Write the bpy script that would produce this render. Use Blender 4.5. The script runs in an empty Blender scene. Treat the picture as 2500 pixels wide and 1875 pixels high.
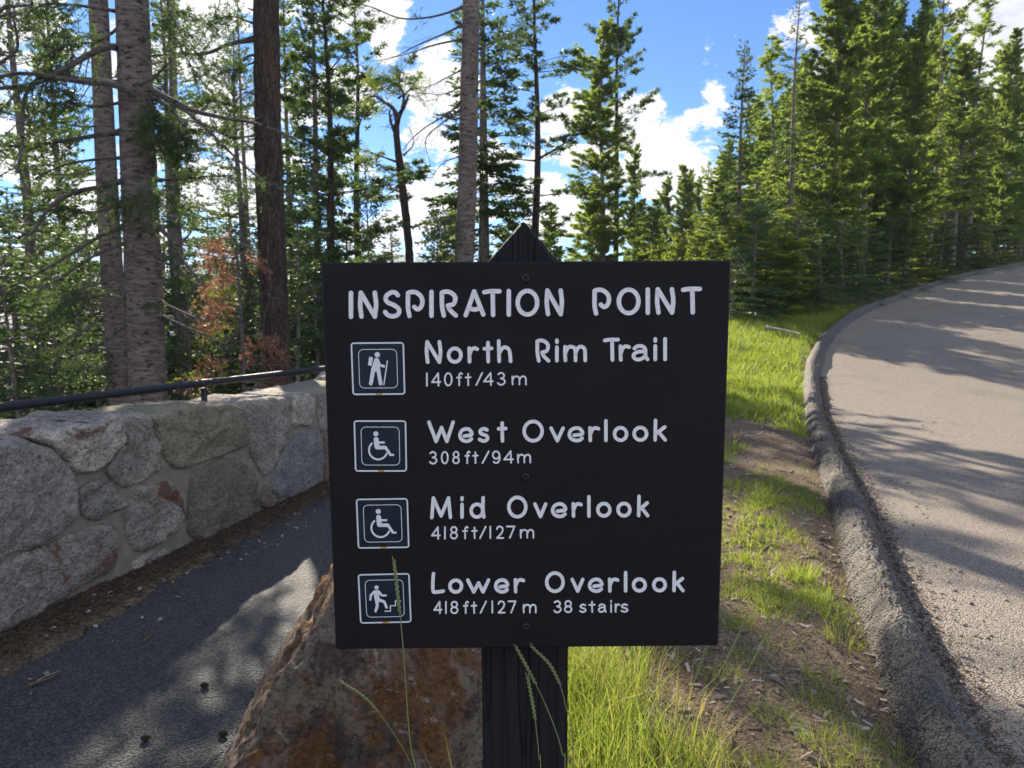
import bpy, math, random
import numpy as np
from mathutils import Matrix, Vector
R = math.radians
scn = bpy.context.scene

# ------------------------------------------------------------------ camera, sky, sun, exposure
F = 1736.0; PITCH = R(6.64); CAMH = 1.55          # focal length in photo pixels, downward pitch, eye height
cd = bpy.data.cameras.new('camera'); cam = bpy.data.objects.new('camera', cd)
scn.collection.objects.link(cam); scn.camera = cam
cam.location = (0, 0, CAMH); cam.rotation_euler = (R(90) - PITCH, 0, 0)
cd.sensor_width = 36; cd.lens = 36 * F / 2500; cd.clip_start = 0.05; cd.clip_end = 6000
cd.dof.use_dof = True; cd.dof.focus_distance = 1.12; cd.dof.aperture_fstop = 14.0
SUN_AZ = -21.5; SUN_EL = 29.0                      # azimuth from +Y (negative = left), elevation
sv = Vector((math.sin(R(SUN_AZ)) * math.cos(R(SUN_EL)), math.cos(R(SUN_AZ)) * math.cos(R(SUN_EL)), math.sin(R(SUN_EL))))
sd = bpy.data.lights.new('sun', 'SUN'); sun = bpy.data.objects.new('sun', sd); scn.collection.objects.link(sun)
sd.energy = 5.0; sd.angle = R(0.53); sd.color = (1.0, 0.9, 0.74)
sun.rotation_euler = sv.to_track_quat('Z', 'Y').to_euler(); sun.location = (-10, 20, 30)
scn.view_settings.view_transform = 'Standard'; scn.view_settings.look = 'None'
scn.view_settings.gamma = 1; scn.view_settings.exposure = 1.45
scn.cycles.max_bounces = 6; scn.cycles.transparent_max_bounces = 4
scn.cycles.use_denoising = True

def ray(px, py):
    x = (px - 1250) / F; u = -(py - 937.5) / F
    c, s = math.cos(PITCH), math.sin(PITCH)
    return np.array([x, c + u * s, -s + u * c])
EYE = np.array([0, 0, CAMH])
def at(px, py, y):                                  # world point on a photo ray at forward distance y
    r = ray(px, py); return EYE + r * (y / r[1])

class NT:
    def __init__(s, tree): s.t = tree; s.n = tree.nodes; s.l = tree.links
    def new(s, typ, **kw):
        n = s.n.new(typ)
        for k, v in kw.items(): setattr(n, k, v)
        return n
    def put(s, sock, v):
        if isinstance(v, bpy.types.NodeSocket): s.l.new(v, sock)
        elif v is not None:
            if sock.type == 'RGBA' and len(v) == 3: v = (*v, 1)
            sock.default_value = v
    def math(s, op, a, b=None, c=None, clamp=False):
        n = s.new('ShaderNodeMath', operation=op, use_clamp=clamp)
        s.put(n.inputs[0], a); s.put(n.inputs[1], b)
        if c is not None: s.put(n.inputs[2], c)
        return n.outputs[0]
    def vmath(s, op, a, b=None, out=0):
        n = s.new('ShaderNodeVectorMath', operation=op); s.put(n.inputs[0], a)
        if b is not None: s.put(n.inputs['Scale' if op == 'SCALE' else 1], b)
        return n.outputs[out]
    def ramp(s, v, lo, hi, a=0.0, b=1.0, smooth=True):
        n = s.new('ShaderNodeMapRange', interpolation_type='SMOOTHSTEP' if smooth else 'LINEAR')
        for i, x in enumerate((v, lo, hi, a, b)): s.put(n.inputs[i], x)
        return n.outputs[0]
    def mix(s, f, a, b, mode='MIX'):
        n = s.new('ShaderNodeMix', data_type='RGBA', blend_type=mode)
        s.put(n.inputs[0], f); s.put(n.inputs[6], a); s.put(n.inputs[7], b); return n.outputs[2]
    def noise(s, vec, scale, detail=4, rough=0.55, dist=0.0, out=0):
        n = s.new('ShaderNodeTexNoise'); s.put(n.inputs['Vector'], vec); n.inputs['Scale'].default_value = scale
        n.inputs['Detail'].default_value = detail; n.inputs['Roughness'].default_value = rough
        n.inputs['Distortion'].default_value = dist; return n.outputs[out]
    def voro(s, vec, scale, feature='F1', out=0):
        n = s.new('ShaderNodeTexVoronoi', feature=feature); s.put(n.inputs['Vector'], vec)
        n.inputs['Scale'].default_value = scale; return n.outputs[out]
    def scalev(s, vec, sc):
        n = s.new('ShaderNodeMapping'); s.put(n.inputs[0], vec); n.inputs['Scale'].default_value = sc; return n.outputs[0]

# ---- world: Nishita sky with broken cumulus built from direction noise
w = bpy.data.worlds.new('World'); scn.world = w; w.use_nodes = True
T = NT(w.node_tree); T.n.clear()
sky = T.new('ShaderNodeTexSky', sky_type='NISHITA', sun_disc=False)
sky.sun_elevation = R(SUN_EL); sky.sun_rotation = R(SUN_AZ); sky.altitude = 2400
sky.air_density = 1.0; sky.dust_density = 0.35; sky.ozone_density = 2.5
tc = T.new('ShaderNodeTexCoord'); D = T.vmath('NORMALIZE', tc.outputs['Generated'])
skyc = T.mix(1.0, sky.outputs[0], (0.46, 0.86, 1.24), 'MULTIPLY')
blobs = [(600, 280, 340, .74), (900, 60, 110, .72), (760, 330, 200, .62), (1080, 200, 110, .85), (1110, 420, 170, .8), (1385, 330, 100, .8),
         (1330, 500, 130, .62), (1570, 315, 95, .85), (1700, 335, 100, .85), (1640, 400, 130, .8), (1480, 450, 110, .68), (1760, 250, 60, .8),
         (2490, 40, 140, 1.1), (2440, 260, 130, 1.0), (1960, 60, 70, .75), (1980, 200, 90, .6), (60, 60, 120, .9), (40, 520, 220, .62), (350, 640, 240, .55),
         (920, 560, 200, .6), (1980, 420, 150, .7), (2250, 350, 150, .6), (-500, 100, 500, .8), (2900, 100, 400, .8), (400, -900, 400, .6), (1500, -1300, 500, .7)]
B = None
for px, py, r, wt in blobs:
    c = Vector(ray(px, py)).normalized()
    dt = T.vmath('DOT_PRODUCT', D, tuple(c), out=1)
    ang = r / F
    v = T.math('MULTIPLY', T.ramp(dt, math.cos(ang * 1.25), 1.0), wt)
    B = v if B is None else T.math('MAXIMUM', B, v)
sep = T.new('ShaderNodeSeparateXYZ'); T.put(sep.inputs[0], D)
back_fill = T.ramp(T.vmath('DOT_PRODUCT', D, (0.35, -0.90, 0.26), out=1), -0.25, 0.55)   # bright cloud cover added behind the camera to lift the ambient light
B = T.math('MAXIMUM', B, T.math('MULTIPLY', back_fill, 0.95))
Ds = T.scalev(D, (1, 1, 1.7))
n1 = T.noise(Ds, 9.0, 10, 0.66, 0.3)
sdir = Vector((sv.x, sv.y, sv.z * 1.7)).normalized() * 0.035
n2 = T.noise(T.vmath('ADD', Ds, tuple(sdir)), 9.0, 7, 0.66, 0.3)
def dens(n): return T.math('ADD', T.math('MULTIPLY', B, 0.85), T.math('MULTIPLY', T.math('SUBTRACT', n, 0.5), 2.7))
d1 = dens(n1); d2 = dens(n2)
cover = T.ramp(d1, 0.40, 0.60)
thick = T.ramp(d1, 0.50, 1.15)
lit = T.ramp(T.math('SUBTRACT', d1, d2), -0.28, 0.30)
shade = T.math('MULTIPLY', thick, T.math('SUBTRACT', 1.1, T.math('MULTIPLY', lit, 0.75)), clamp=True)
ccol = T.mix(shade, (8.0, 7.8, 7.6), (4.0, 4.5, 5.8))
lowhaze = T.ramp(sep.outputs[2], -0.02, 0.15, 0.55, 0.0)
skyh = T.mix(lowhaze, skyc, (5.0, 6.1, 7.4))
ccol = T.mix(back_fill, ccol, (6.3, 7.3, 9.3))
ccol = T.vmath('SCALE', ccol, T.math('SUBTRACT', 1.0, T.math('MULTIPLY', back_fill, 0.10)))
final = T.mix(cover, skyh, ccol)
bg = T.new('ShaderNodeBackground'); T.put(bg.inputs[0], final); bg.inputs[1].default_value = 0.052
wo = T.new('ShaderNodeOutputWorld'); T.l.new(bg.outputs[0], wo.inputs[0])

# ------------------------------------------------------------------ helpers
rng = np.random.default_rng(7)
def hashn(ix, iy, iz, seed):
    h = (ix * 374761393 + iy * 668265263 + iz * 2147483647 + seed * 1274126177) & 0xFFFFFFFF
    h = ((h ^ (h >> 13)) * 1274126177) & 0xFFFFFFFF
    return ((h ^ (h >> 16)) & 0xFFFF) / 65535.0
def vnoise(P, seed=0):
    P = np.asarray(P, float); i = np.floor(P).astype(np.int64); f = P - i; f = f * f * (3 - 2 * f); o = 0
    for dx in (0, 1):
        for dy in (0, 1):
            for dz in (0, 1):
                wgt = (f[..., 0] if dx else 1 - f[..., 0]) * (f[..., 1] if dy else 1 - f[..., 1]) * (f[..., 2] if dz else 1 - f[..., 2])
                o = o + wgt * hashn(i[..., 0] + dx, i[..., 1] + dy, i[..., 2] + dz, seed)
    return o - 0.5
def fbm(P, seed=0, oct=4, g=0.5):
    P = np.asarray(P, float); o = 0; a = 1.0
    for k in range(oct): o = o + a * vnoise(P, seed + k * 17); P = P * 2.03 + 11.3; a *= g
    return o

class MB:                                            # collects vertices and faces; build() links ONE mesh object
    def __init__(s): s.v = []; s.f = []; s.n = 0; s.mi = []
    def add(s, V, Fc, mi=0):
        V = np.asarray(V, float).reshape(-1, 3)
        for f in Fc:
            f = np.asarray(f); 
            if f.size: s.f.append(f + s.n); s.mi.append(np.full(len(f), mi))
        s.v.append(V); s.n += len(V)
    def build(s, name, mats, parent=None, smooth=True, loc=None):
        me = bpy.data.meshes.new(name); V = np.concatenate(s.v)
        if loc is not None: V = V - np.asarray(loc)
        me.vertices.add(len(V)); me.vertices.foreach_set('co', V.astype(np.float32).ravel())
        loops = np.concatenate([f.ravel() for f in s.f]); cnt = np.concatenate([np.full(len(f), f.shape[1]) for f in s.f])
        me.loops.add(len(loops)); me.loops.foreach_set('vertex_index', loops.astype(np.int32))
        me.polygons.add(len(cnt)); st = np.concatenate([[0], np.cumsum(cnt)[:-1]])
        me.polygons.foreach_set('loop_start', st.astype(np.int32))
        me.polygons.foreach_set('use_smooth', np.full(len(cnt), bool(smooth)))
        me.polygons.foreach_set('material_index', np.concatenate(s.mi).astype(np.int32))
        for m in (mats if isinstance(mats, (list, tuple)) else [mats]): me.materials.append(m)
        me.update(calc_edges=True); me.validate()
        o = bpy.data.objects.new(name, me); scn.collection.objects.link(o)
        if parent is not None: o.parent = parent
        if loc is not None: o.location = loc
        return o
def tag(o, label=None, cat=None, group=None, kind=None):
    for k, v in (('label', label), ('category', cat), ('group', group), ('kind', kind)):
        if v: o[k] = v
    return o
def empty(name, loc=(0, 0, 0), label=None, cat=None, group=None):
    o = bpy.data.objects.new(name, None); scn.collection.objects.link(o); o.location = loc; o.empty_display_size = 0.1
    return tag(o, label, cat, group)
def dup(root, loc, rz, sc, label, group=None):
    r = root.copy(); scn.collection.objects.link(r); r.location = loc; r.rotation_euler = (0, 0, rz); r.scale = sc
    r['label'] = label
    if group: r['group'] = group
    elif 'group' in r: del r['group']
    for ch in list(root.children):
        c = ch.copy(); scn.collection.objects.link(c); c.parent = r
    return r
def norm(v): return v / np.maximum(np.linalg.norm(v, axis=-1, keepdims=True), 1e-9)
def tube(mb, P, rad, ns=8, cap=True, mi=0, rough=0.0, seed=0, rscale=6.0):
    P = np.asarray(P, float); n = len(P); rad = np.broadcast_to(np.asarray(rad, float), (n,))
    t = norm(np.gradient(P, axis=0)); ref = np.array([0, 0, 1.0]) if abs(t[0][2]) < 0.8 else np.array([1.0, 0, 0])
    a = norm(np.cross(t, ref)); b = np.cross(t, a)
    th = np.arange(ns) * 2 * np.pi / ns
    V = P[:, None] + rad[:, None, None] * (np.cos(th)[None, :, None] * a[:, None] + np.sin(th)[None, :, None] * b[:, None])
    if rough > 0:
        d = V - P[:, None]; k = 1 + rough * fbm(V * rscale, seed, 3)[..., None]; V = P[:, None] + d * k
    i = np.arange(n - 1)[:, None] * ns; j = np.arange(ns)[None]; j2 = (j + 1) % ns
    Q = np.stack([i + j, i + j2, i + ns + j2, i + ns + j], -1).reshape(-1, 4)
    fs = [Q]
    if cap: fs.append(np.arange(ns)[None, ::-1]); fs.append((np.arange(ns) + (n - 1) * ns)[None])
    mb.add(V, fs, mi)
def catmull(P, k=6):
    P = np.asarray(P, float)
    if len(P) < 3: return np.linspace(P[0], P[-1], k + 1)
    Q = np.vstack([2 * P[0] - P[1], P, 2 * P[-1] - P[-2]]); out = []
    for i in range(1, len(Q) - 2):
        t = np.linspace(0, 1, k, endpoint=False)[:, None]
        a, b, c, d = Q[i - 1], Q[i], Q[i + 1], Q[i + 2]
        out.append(0.5 * (2 * b + (c - a) * t + (2 * a - 5 * b + 4 * c - d) * t**2 + (3 * b - a - 3 * c + d) * t**3))
    return np.vstack(out + [P[-1:]])
def leaves(mb, P, D, L, W, g, mi=0):                 # diamond leaves / needle sprays
    D = norm(D); r = g.normal(size=P.shape); s = norm(np.cross(D, r))
    L = np.broadcast_to(np.asarray(L, float), (len(P),))[:, None]; W = np.broadcast_to(np.asarray(W, float), (len(P),))[:, None]
    m = P + D * L * 0.45
    V = np.stack([P, m + s * W * 0.5, P + D * L, m - s * W * 0.5], 1)
    mb.add(V, [np.arange(len(P) * 4).reshape(-1, 4)], mi)

# ------------------------------------------------------------------ materials
def mat(name):
    m = bpy.data.materials.new(name); m.use_nodes = True; t = NT(m.node_tree); t.n.clear()
    out = t.new('ShaderNodeOutputMaterial'); b = t.new('ShaderNodeBsdfPrincipled'); t.l.new(b.outputs[0], out.inputs[0])
    b.inputs['Roughness'].default_value = 0.85; b.inputs['Specular IOR Level'].default_value = 0.25
    t.out = out; t.b = b
    t.obj = t.new('ShaderNodeTexCoord').outputs['Object']; t.pos = t.new('ShaderNodeNewGeometry').outputs['Position']
    return m, t
def bump(t, h, strength=0.5, dist=0.01, prev=None):
    n = t.new('ShaderNodeBump'); n.inputs['Strength'].default_value = strength; n.inputs['Distance'].default_value = dist
    t.put(n.inputs['Height'], h)
    if prev is not None: t.l.new(prev, n.inputs['Normal'])
    t.l.new(n.outputs[0], t.b.inputs['Normal']); return n.outputs[0]
def simple(name, col, rough=0.6, spec=0.3, metal=0.0):
    m, t = mat(name); t.b.inputs['Base Color'].default_value = (*col, 1); t.b.inputs['Roughness'].default_value = rough
    t.b.inputs['Specular IOR Level'].default_value = spec; t.b.inputs['Metallic'].default_value = metal
    return m, t

def leafmat(name, ca, cb, trans, ct, rough=0.55):
    m, t = mat(name)
    geo = t.new('ShaderNodeNewGeometry'); ri = geo.outputs['Random Per Island']
    oi = t.new('ShaderNodeObjectInfo')
    n = t.noise(t.obj, 1.3, 3, 0.6)
    f = t.math('ADD', t.math('MULTIPLY', ri, 0.55), t.math('MULTIPLY', t.ramp(n, 0.3, 0.7), 0.45))
    col = t.mix(f, ca, cb)
    hv = t.new('ShaderNodeHueSaturation'); t.put(hv.inputs['Color'], col)
    t.put(hv.inputs['Value'], t.ramp(oi.outputs['Random'], 0, 1, 0.8, 1.2, False)); t.put(hv.inputs['Hue'], t.ramp(oi.outputs['Random'], 0, 1, 0.485, 0.51, False))
    t.put(t.b.inputs['Base Color'], hv.outputs[0]); t.b.inputs['Roughness'].default_value = rough; t.b.inputs['Specular IOR Level'].default_value = 0.35
    tr = t.new('ShaderNodeBsdfTranslucent'); t.put(tr.inputs[0], t.mix(f, ct, tuple(c * 1.35 for c in ct)))
    mx = t.new('ShaderNodeMixShader'); mx.inputs[0].default_value = trans
    t.l.new(t.b.outputs[0], mx.inputs[1]); t.l.new(tr.outputs[0], mx.inputs[2]); t.l.new(mx.outputs[0], t.out.inputs[0])
    return m
M_spruce = leafmat('spruce_needles', (0.027, 0.064, 0.030), (0.068, 0.115, 0.036), 0.36, (0.12, 0.19, 0.04))
M_pine = leafmat('pine_needles', (0.060, 0.118, 0.034), (0.165, 0.220, 0.048), 0.5, (0.31, 0.40, 0.06))
M_lime = leafmat('young_needles', (0.07, 0.12, 0.02), (0.16, 0.20, 0.03), 0.45, (0.28, 0.34, 0.04))
M_red = leafmat('dead_needles', (0.22, 0.10, 0.06), (0.38, 0.19, 0.11), 0.35, (0.42, 0.19, 0.10))
M_grass = leafmat('grass_blade', (0.040, 0.095, 0.012), (0.27, 0.29, 0.055), 0.46, (0.30, 0.37, 0.045), 0.5)
M_dry = leafmat('dry_grass', (0.22, 0.19, 0.08), (0.42, 0.36, 0.16), 0.35, (0.45, 0.38, 0.14), 0.6)

def barkmat(name, c1, c2, c3, vertical, bscale=1.0):
    m, t = mat(name)
    v = t.scalev(t.obj, (7, 7, 1.6) if vertical else (3, 3, 12))
    n1 = t.noise(v, 2.4 * bscale, 6, 0.62, 0.3); n2 = t.noise(t.obj, 1.3, 3); n3 = t.voro(v, 4.0 * bscale, 'DISTANCE_TO_EDGE')
    col = t.mix(t.ramp(n1, 0.35, 0.68), c1, c2)
    col = t.mix(t.math('MULTIPLY', t.ramp(n2, 0.55, 0.75), 0.7), col, c3)
    if vertical: col = t.mix(t.ramp(n3, 0.0, 0.12, 0.6, 0.0), col, tuple(c * 0.35 for c in c1))
    else:
        kn = t.noise(t.scalev(t.obj, (4, 4, 9)), 3.1, 2, 0.5); col = t.mix(t.ramp(kn, 0.60, 0.645, 0, 0.85), col, tuple(c * 0.25 for c in c1))
    t.put(t.b.inputs['Base Color'], col); t.b.inputs['Roughness'].default_value = 0.95
    bump(t, t.math('ADD', n1, t.math('MULTIPLY', t.ramp(n3, 0, 0.15), 0.5 if vertical else 0.12)), 1.0, 0.03)
    return m
M_bark_gray = barkmat('bark_gray', (0.115, 0.090, 0.080), (0.25, 0.205, 0.18), (0.31, 0.24, 0.19), False)
M_bark_dark = barkmat('bark_dark', (0.050, 0.036, 0.030), (0.105, 0.075, 0.060), (0.15, 0.085, 0.05), True)
M_bark_tan = barkmat('bark_tan', (0.19, 0.155, 0.125), (0.40, 0.33, 0.27), (0.30, 0.21, 0.15), True)
M_limb = barkmat('bark_limb', (0.09, 0.078, 0.072), (0.21, 0.185, 0.17), (0.26, 0.23, 0.20), False, 2.0)
# ------------------------------------------------------------------ terrain
_zy = np.array([-400, -20, 4, 7, 10, 13, 16, 20, 24, 29, 35, 42, 60, 90, 140, 400.0])
_zz = np.array([-.3, 0, 0, 0.01, .10, .36, .80, 1.28, 1.66, 2.22, 2.9, 3.7, 5.4, 7.0, 8.0, 8.0])
def zr(y): 
    y = np.asarray(y, float); s = 0
    for o in (-1.0, 0, 1.0): s = s + np.interp(y + o, _zy, _zz)
    return s / 3
_ry = np.array([-400, -20, 3, 6, 8, 11, 14, 17.5, 21, 30, 42, 60, 100, 400.0])
_rx = np.array([-60, -9.5, -3.4, -2.6, -1.2, 2, 4.2, 5.6, 8.6, 16.6, 29, 46, 80, 300.0])
def rim(y): return np.interp(y, _ry, _rx)
def ground_z(x, y):
    x = np.asarray(x, float); y = np.asarray(y, float)
    s = np.maximum(0, rim(y) - x); drop = 0.16 * s + 0.006 * s * s
    drop = np.where(drop > 70, 70 - 0 * drop, drop)
    P = np.stack([x * 1.7, y * 1.7, 0 * x], -1)
    return zr(y) - drop + 0.02 * vnoise(P, 3) * np.minimum(1, np.abs(x) + 0.2) + 0.5 * vnoise(P * 0.12, 5) * np.clip(s / 6, 0, 1)
def gz(x, y): return float(ground_z(np.array([x]), np.array([y]))[0])

# kerb line (outer, grass-side edge), world x by y
_ky = np.array([-6, -2, 0, 1.4, 2.21, 2.92, 3.99, 5.44, 7.63, 10, 13, 16, 20, 24, 29, 35, 42, 55, 80])
_kx = np.array([1.5, 1.2, 1.17, 1.24, 1.36, 1.57, 1.95, 2.49, 3.25, 4.13, 5.4, 7.0, 9.7, 12.9, 17.0, 22.6, 30.2, 45, 75])
ks = catmull(np.stack([_kx, _ky], -1), 12)
def kx(y): return np.interp(y, ks[:, 1], ks[:, 0])

def path_left(y): return np.interp(y, [-3, 0.5, 3.2, 4.6, 6.02, 9, 12, 30], [-3.6, -2.75, -2.02, -1.74, -1.40, -0.5, 1.0, 10])
def path_right(y): return np.interp(y, [-3, 2.2, 3.69, 5.5, 9, 12, 30], [-1.1, -0.9, -0.86, -0.45, 0.7, 2.3, 12])
# ground sheet: graded grid to the horizon
gx = np.unique(np.round(np.concatenate([np.arange(-4, 5, 0.06), np.arange(-16, 34, 0.5), np.linspace(-16, -700, 60), np.linspace(34, 900, 50)]), 3))
gy = np.unique(np.round(np.concatenate([np.arange(0.5, 9, 0.07), np.arange(-12, 60, 0.5), np.linspace(60, 1250, 60), np.linspace(-12, -400, 20)]), 3))
X, Y = np.meshgrid(gx, gy); Z = ground_z(X, Y)
onpath = np.clip((np.minimum(X - path_left(Y), path_right(Y) - X)) / 0.06, 0, 1) * (Y < 13)
onroad = np.clip((X - kx(Y) - 0.05) / 0.1, 0, 1)
strip = np.clip((X - path_right(Y)) / 0.3, 0, 1) * np.clip((kx(Y) - X) / 0.2, 0, 1)
Zb = zr(Y) + np.where(X < rim(Y), ground_z(X, Y) - zr(Y), 0)
Z = np.where(onpath > 0, zr(Y) * 1.0 - 0.012, Z); Z = np.where(onroad > 0, zr(Y) - 0.012, Z)
bumpy = 0.045 * np.clip(fbm(np.stack([X * 2.2, Y * 2.2, 0 * X], -1), 21, 4) + 0.35, 0, 1) + 0.012 * fbm(np.stack([X * 14, Y * 14, 0 * X], -1), 23, 3)
Z = Z + strip * (0.03 + bumpy)
mb = MB(); nx, ny = len(gx), len(gy)
ii = np.arange(ny - 1)[:, None] * nx + np.arange(nx - 1)[None]
mb.add(np.stack([X, Y, Z], -1), [np.stack([ii, ii + 1, ii + nx + 1, ii + nx], -1).reshape(-1, 4)])
def zg(x, y):                                        # height of the ground sheet near the strip
    x = np.asarray(x, float); y = np.asarray(y, float)
    s = np.clip((x - path_right(y)) / 0.3, 0, 1) * np.clip((kx(y) - x) / 0.2, 0, 1)
    b = 0.045 * np.clip(fbm(np.stack([x * 2.2, y * 2.2, 0 * x], -1), 21, 4) + 0.35, 0, 1) + 0.012 * fbm(np.stack([x * 14, y * 14, 0 * x], -1), 23, 3)
    return ground_z(x, y) + s * (0.03 + b)
m, t = mat('forest_soil')
n1 = t.noise(t.pos, 2.2, 6, 0.6); n2 = t.noise(t.pos, 60, 4, 0.7); n3 = t.voro(t.scalev(t.pos, (1, 1.6, 1)), 90, 'F1'); n4 = t.noise(t.pos, 0.5, 3)
col = t.mix(t.ramp(n1, 0.3, 0.7), (0.135, 0.092, 0.058), (0.29, 0.215, 0.145))
col = t.mix(t.ramp(n2, 0.35, 0.7), col, (0.055, 0.036, 0.024)); col = t.mix(t.ramp(n3, 0.0, 0.28, 0.65, 0), col, (0.38, 0.30, 0.22))
col = t.mix(t.ramp(n4, 0.62, 0.7, 0, 0.4), col, (0.10, 0.12, 0.03))
t.put(t.b.inputs['Base Color'], col); t.b.inputs['Roughness'].default_value = 1
bump(t, t.math('ADD', t.math('MULTIPLY', n2, 1.0), t.math('MULTIPLY', n3, -0.6)), 0.9, 0.015)
ground = tag(mb.build('ground', m), 'bare brown forest soil with wood chips', kind='structure')

# road
def asphalt(name, c1, c2, c3, sc, bs, stain):
    m, t = mat(name)
    v = t.voro(t.pos, sc, 'F1', 0); vc = t.voro(t.pos, sc, 'F1', 1); n1 = t.noise(t.pos, 0.9, 5, 0.6); n2 = t.noise(t.pos, 18, 4, 0.65)
    sp = t.new('ShaderNodeSeparateColor'); t.put(sp.inputs[0], vc)
    col = t.mix(sp.outputs[0], c1, c2); col = t.mix(t.ramp(v, 0.35, 0.75, 0, 0.85), col, c3)
    col = t.mix(t.ramp(n1, 0.5, 0.75, 0, stain), col, c3); col = t.mix(t.ramp(n2, 0.55, 0.75, 0, 0.45), col, tuple(c * 0.6 for c in c1))
    wv = t.vmath('ADD', t.pos, t.vmath('SCALE', t.noise(t.pos, 3.0, 4, 0.6, 0, 1), 0.5)); ce = t.voro(wv, 0.32, 'DISTANCE_TO_EDGE'); cm = t.noise(t.pos, 0.35, 2)
    col = t.mix(t.math('MULTIPLY', t.ramp(ce, 0.0, 0.006, 0.85, 0.0), t.ramp(cm, 0.5, 0.56)), col, tuple(c * 0.3 for c in c3))
    t.put(t.b.inputs['Base Color'], col); t.b.inputs['Roughness'].default_value = 0.72; t.b.inputs['Specular IOR Level'].default_value = 0.4
    bump(t, t.math('ADD', t.math('MULTIPLY', v, -1.0), t.math('MULTIPLY', n2, 0.6)), bs, 0.008)
    return m
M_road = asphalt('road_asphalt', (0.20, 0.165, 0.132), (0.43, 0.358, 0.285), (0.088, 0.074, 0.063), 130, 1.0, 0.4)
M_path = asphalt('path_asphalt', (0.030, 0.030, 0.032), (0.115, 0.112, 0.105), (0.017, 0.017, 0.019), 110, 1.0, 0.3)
def sheet(name, m, lf, rf, ys, ncol, dz, wob=0.0):
    mb = MB(); u = np.linspace(0, 1, ncol); Lx = lf(ys); Rx = rf(ys)
    if wob: Lx = Lx + wob * vnoise(np.stack([ys * 5, 0 * ys, 0 * ys], -1), 31) + wob * .6 * vnoise(np.stack([ys * 19, 0 * ys, 0 * ys], -1), 33); Rx = Rx + wob * vnoise(np.stack([ys * 4, 0 * ys + 5, 0 * ys], -1), 32)
    X = Lx[:, None] + (Rx - Lx)[:, None] * u[None]; Y = np.repeat(ys[:, None], ncol, 1)
    Z = zr(Y) + dz
    ii = np.arange(len(ys) - 1)[:, None] * ncol + np.arange(ncol - 1)[None]
    mb.add(np.stack([X, Y, Z], -1), [np.stack([ii, ii + 1, ii + ncol + 1, ii + ncol], -1).reshape(-1, 4)])
    return tag(mb.build(name, m), kind='structure')
sheet('road', M_road, lambda y: kx(y) + 0.1, lambda y: kx(y) + 12.0, np.concatenate([np.arange(-6, 12, 0.2), np.arange(12, 80, 0.5)]), 25, 0.0)
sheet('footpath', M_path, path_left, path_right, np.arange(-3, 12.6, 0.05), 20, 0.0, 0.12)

# asphalt kerb: rounded berm swept along the road edge
mb = MB()
kp = catmull(np.stack([_kx, _ky], -1), 70); kp = kp[(kp[:, 1] < 60)]
seg = np.linalg.norm(np.diff(kp, axis=0), axis=1); sl = np.concatenate([[0], np.cumsum(seg)])
ss = np.concatenate([np.arange(0, 16, 0.012), np.arange(16, sl[-1], 0.12)])
kp = np.stack([np.interp(ss, sl, kp[:, 0]), np.interp(ss, sl, kp[:, 1])], -1)
tg = norm(np.gradient(kp, axis=0)); nr = np.stack([tg[:, 1], -tg[:, 0]], -1)
prof = np.array([.87, .97]) * np.array([(-.03, -.06), (-.01, .0), (.015, .055), (.05, .105), (.09, .135), (.125, .147), (.16, .145), (.195, .128), (.22, .098), (.238, .062), (.252, .03), (.275, .008), (.31, -.015)])
pf = catmull(prof, 4); npf = len(pf)
KX = kp[:, None, 0] + nr[:, None, 0] * pf[None, :, 0]; KY = kp[:, None, 1] + nr[:, None, 1] * pf[None, :, 0]
KZ = zr(kp[:, 1])[:, None] + pf[None, :, 1]
V = np.stack([KX, KY, KZ], -1); sgrid = np.stack([np.repeat(ss[:, None], npf, 1) * 1.0, np.repeat(pf[None, :, 0], len(ss), 0), np.zeros((len(ss), npf))], -1)
dsp = 0.020 * fbm(sgrid * np.array([3.2, 6, 1]), 41, 3) + 0.016 * fbm(sgrid * np.array([34, 70, 1]), 42, 4, 0.7) + 0.03 * vnoise(sgrid * np.array([0.9, 0, 0]), 44) + 0.014 * fbm(sgrid * np.array([30, 9, 1]), 46, 3, 0.6)
cn = np.array([0.13, 0.02]); nv = norm(np.stack([pf[:, 0] - cn[0], pf[:, 1] - cn[1] + 0.03], -1))
V[..., 0] += dsp * nr[:, None, 0] * nv[None, :, 0]; V[..., 1] += dsp * nr[:, None, 1] * nv[None, :, 0]; V[..., 2] += dsp * nv[None, :, 1]
ii = np.arange(len(ss) - 1)[:, None] * npf + np.arange(npf - 1)[None]
mb.add(V, [np.stack([ii, ii + npf, ii + npf + 1, ii + 1], -1).reshape(-1, 4)])
M_kerb = asphalt('kerb_asphalt', (0.080, 0.069, 0.059), (0.19, 0.162, 0.135), (0.024, 0.022, 0.020), 95, 1.0, 0.55)
tag(mb.build('kerb', M_kerb), 'rounded dark asphalt kerb curving along the road', kind='structure')

# far canyon hills and their wood
def hill_h(az, d):
    top = np.interp(az, [-180, -60, -48, -40, -34, -28, -20, -12, -4, 6, 14, 40, 180], [40, 60, 70, 66, 50, 42, 55, 62, 55, 40, 40, 60, 20])
    return top
az = np.linspace(-75, 40, 231); dd = np.linspace(0, 1, 40)
A, Dm = np.meshgrid(az, dd); dist = 330 + 900 * Dm
HZ = -75 + (hill_h(A, 0) + 75) * np.clip(Dm, 0, 1) ** 0.8
HX = dist * np.sin(np.radians(A)); HY = dist * np.cos(np.radians(A))
HZ = HZ + 22 * fbm(np.stack([HX * .007, HY * .012, 0 * HX], -1), 51, 5) * np.sqrt(Dm + .05)
mb = MB(); ii = np.arange(39)[:, None] * 231 + np.arange(230)[None]
mb.add(np.stack([HX, HY, HZ], -1), [np.stack([ii, ii + 1, ii + 232, ii + 231], -1).reshape(-1, 4)])
m, t = mat('canyon_slope')
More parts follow.
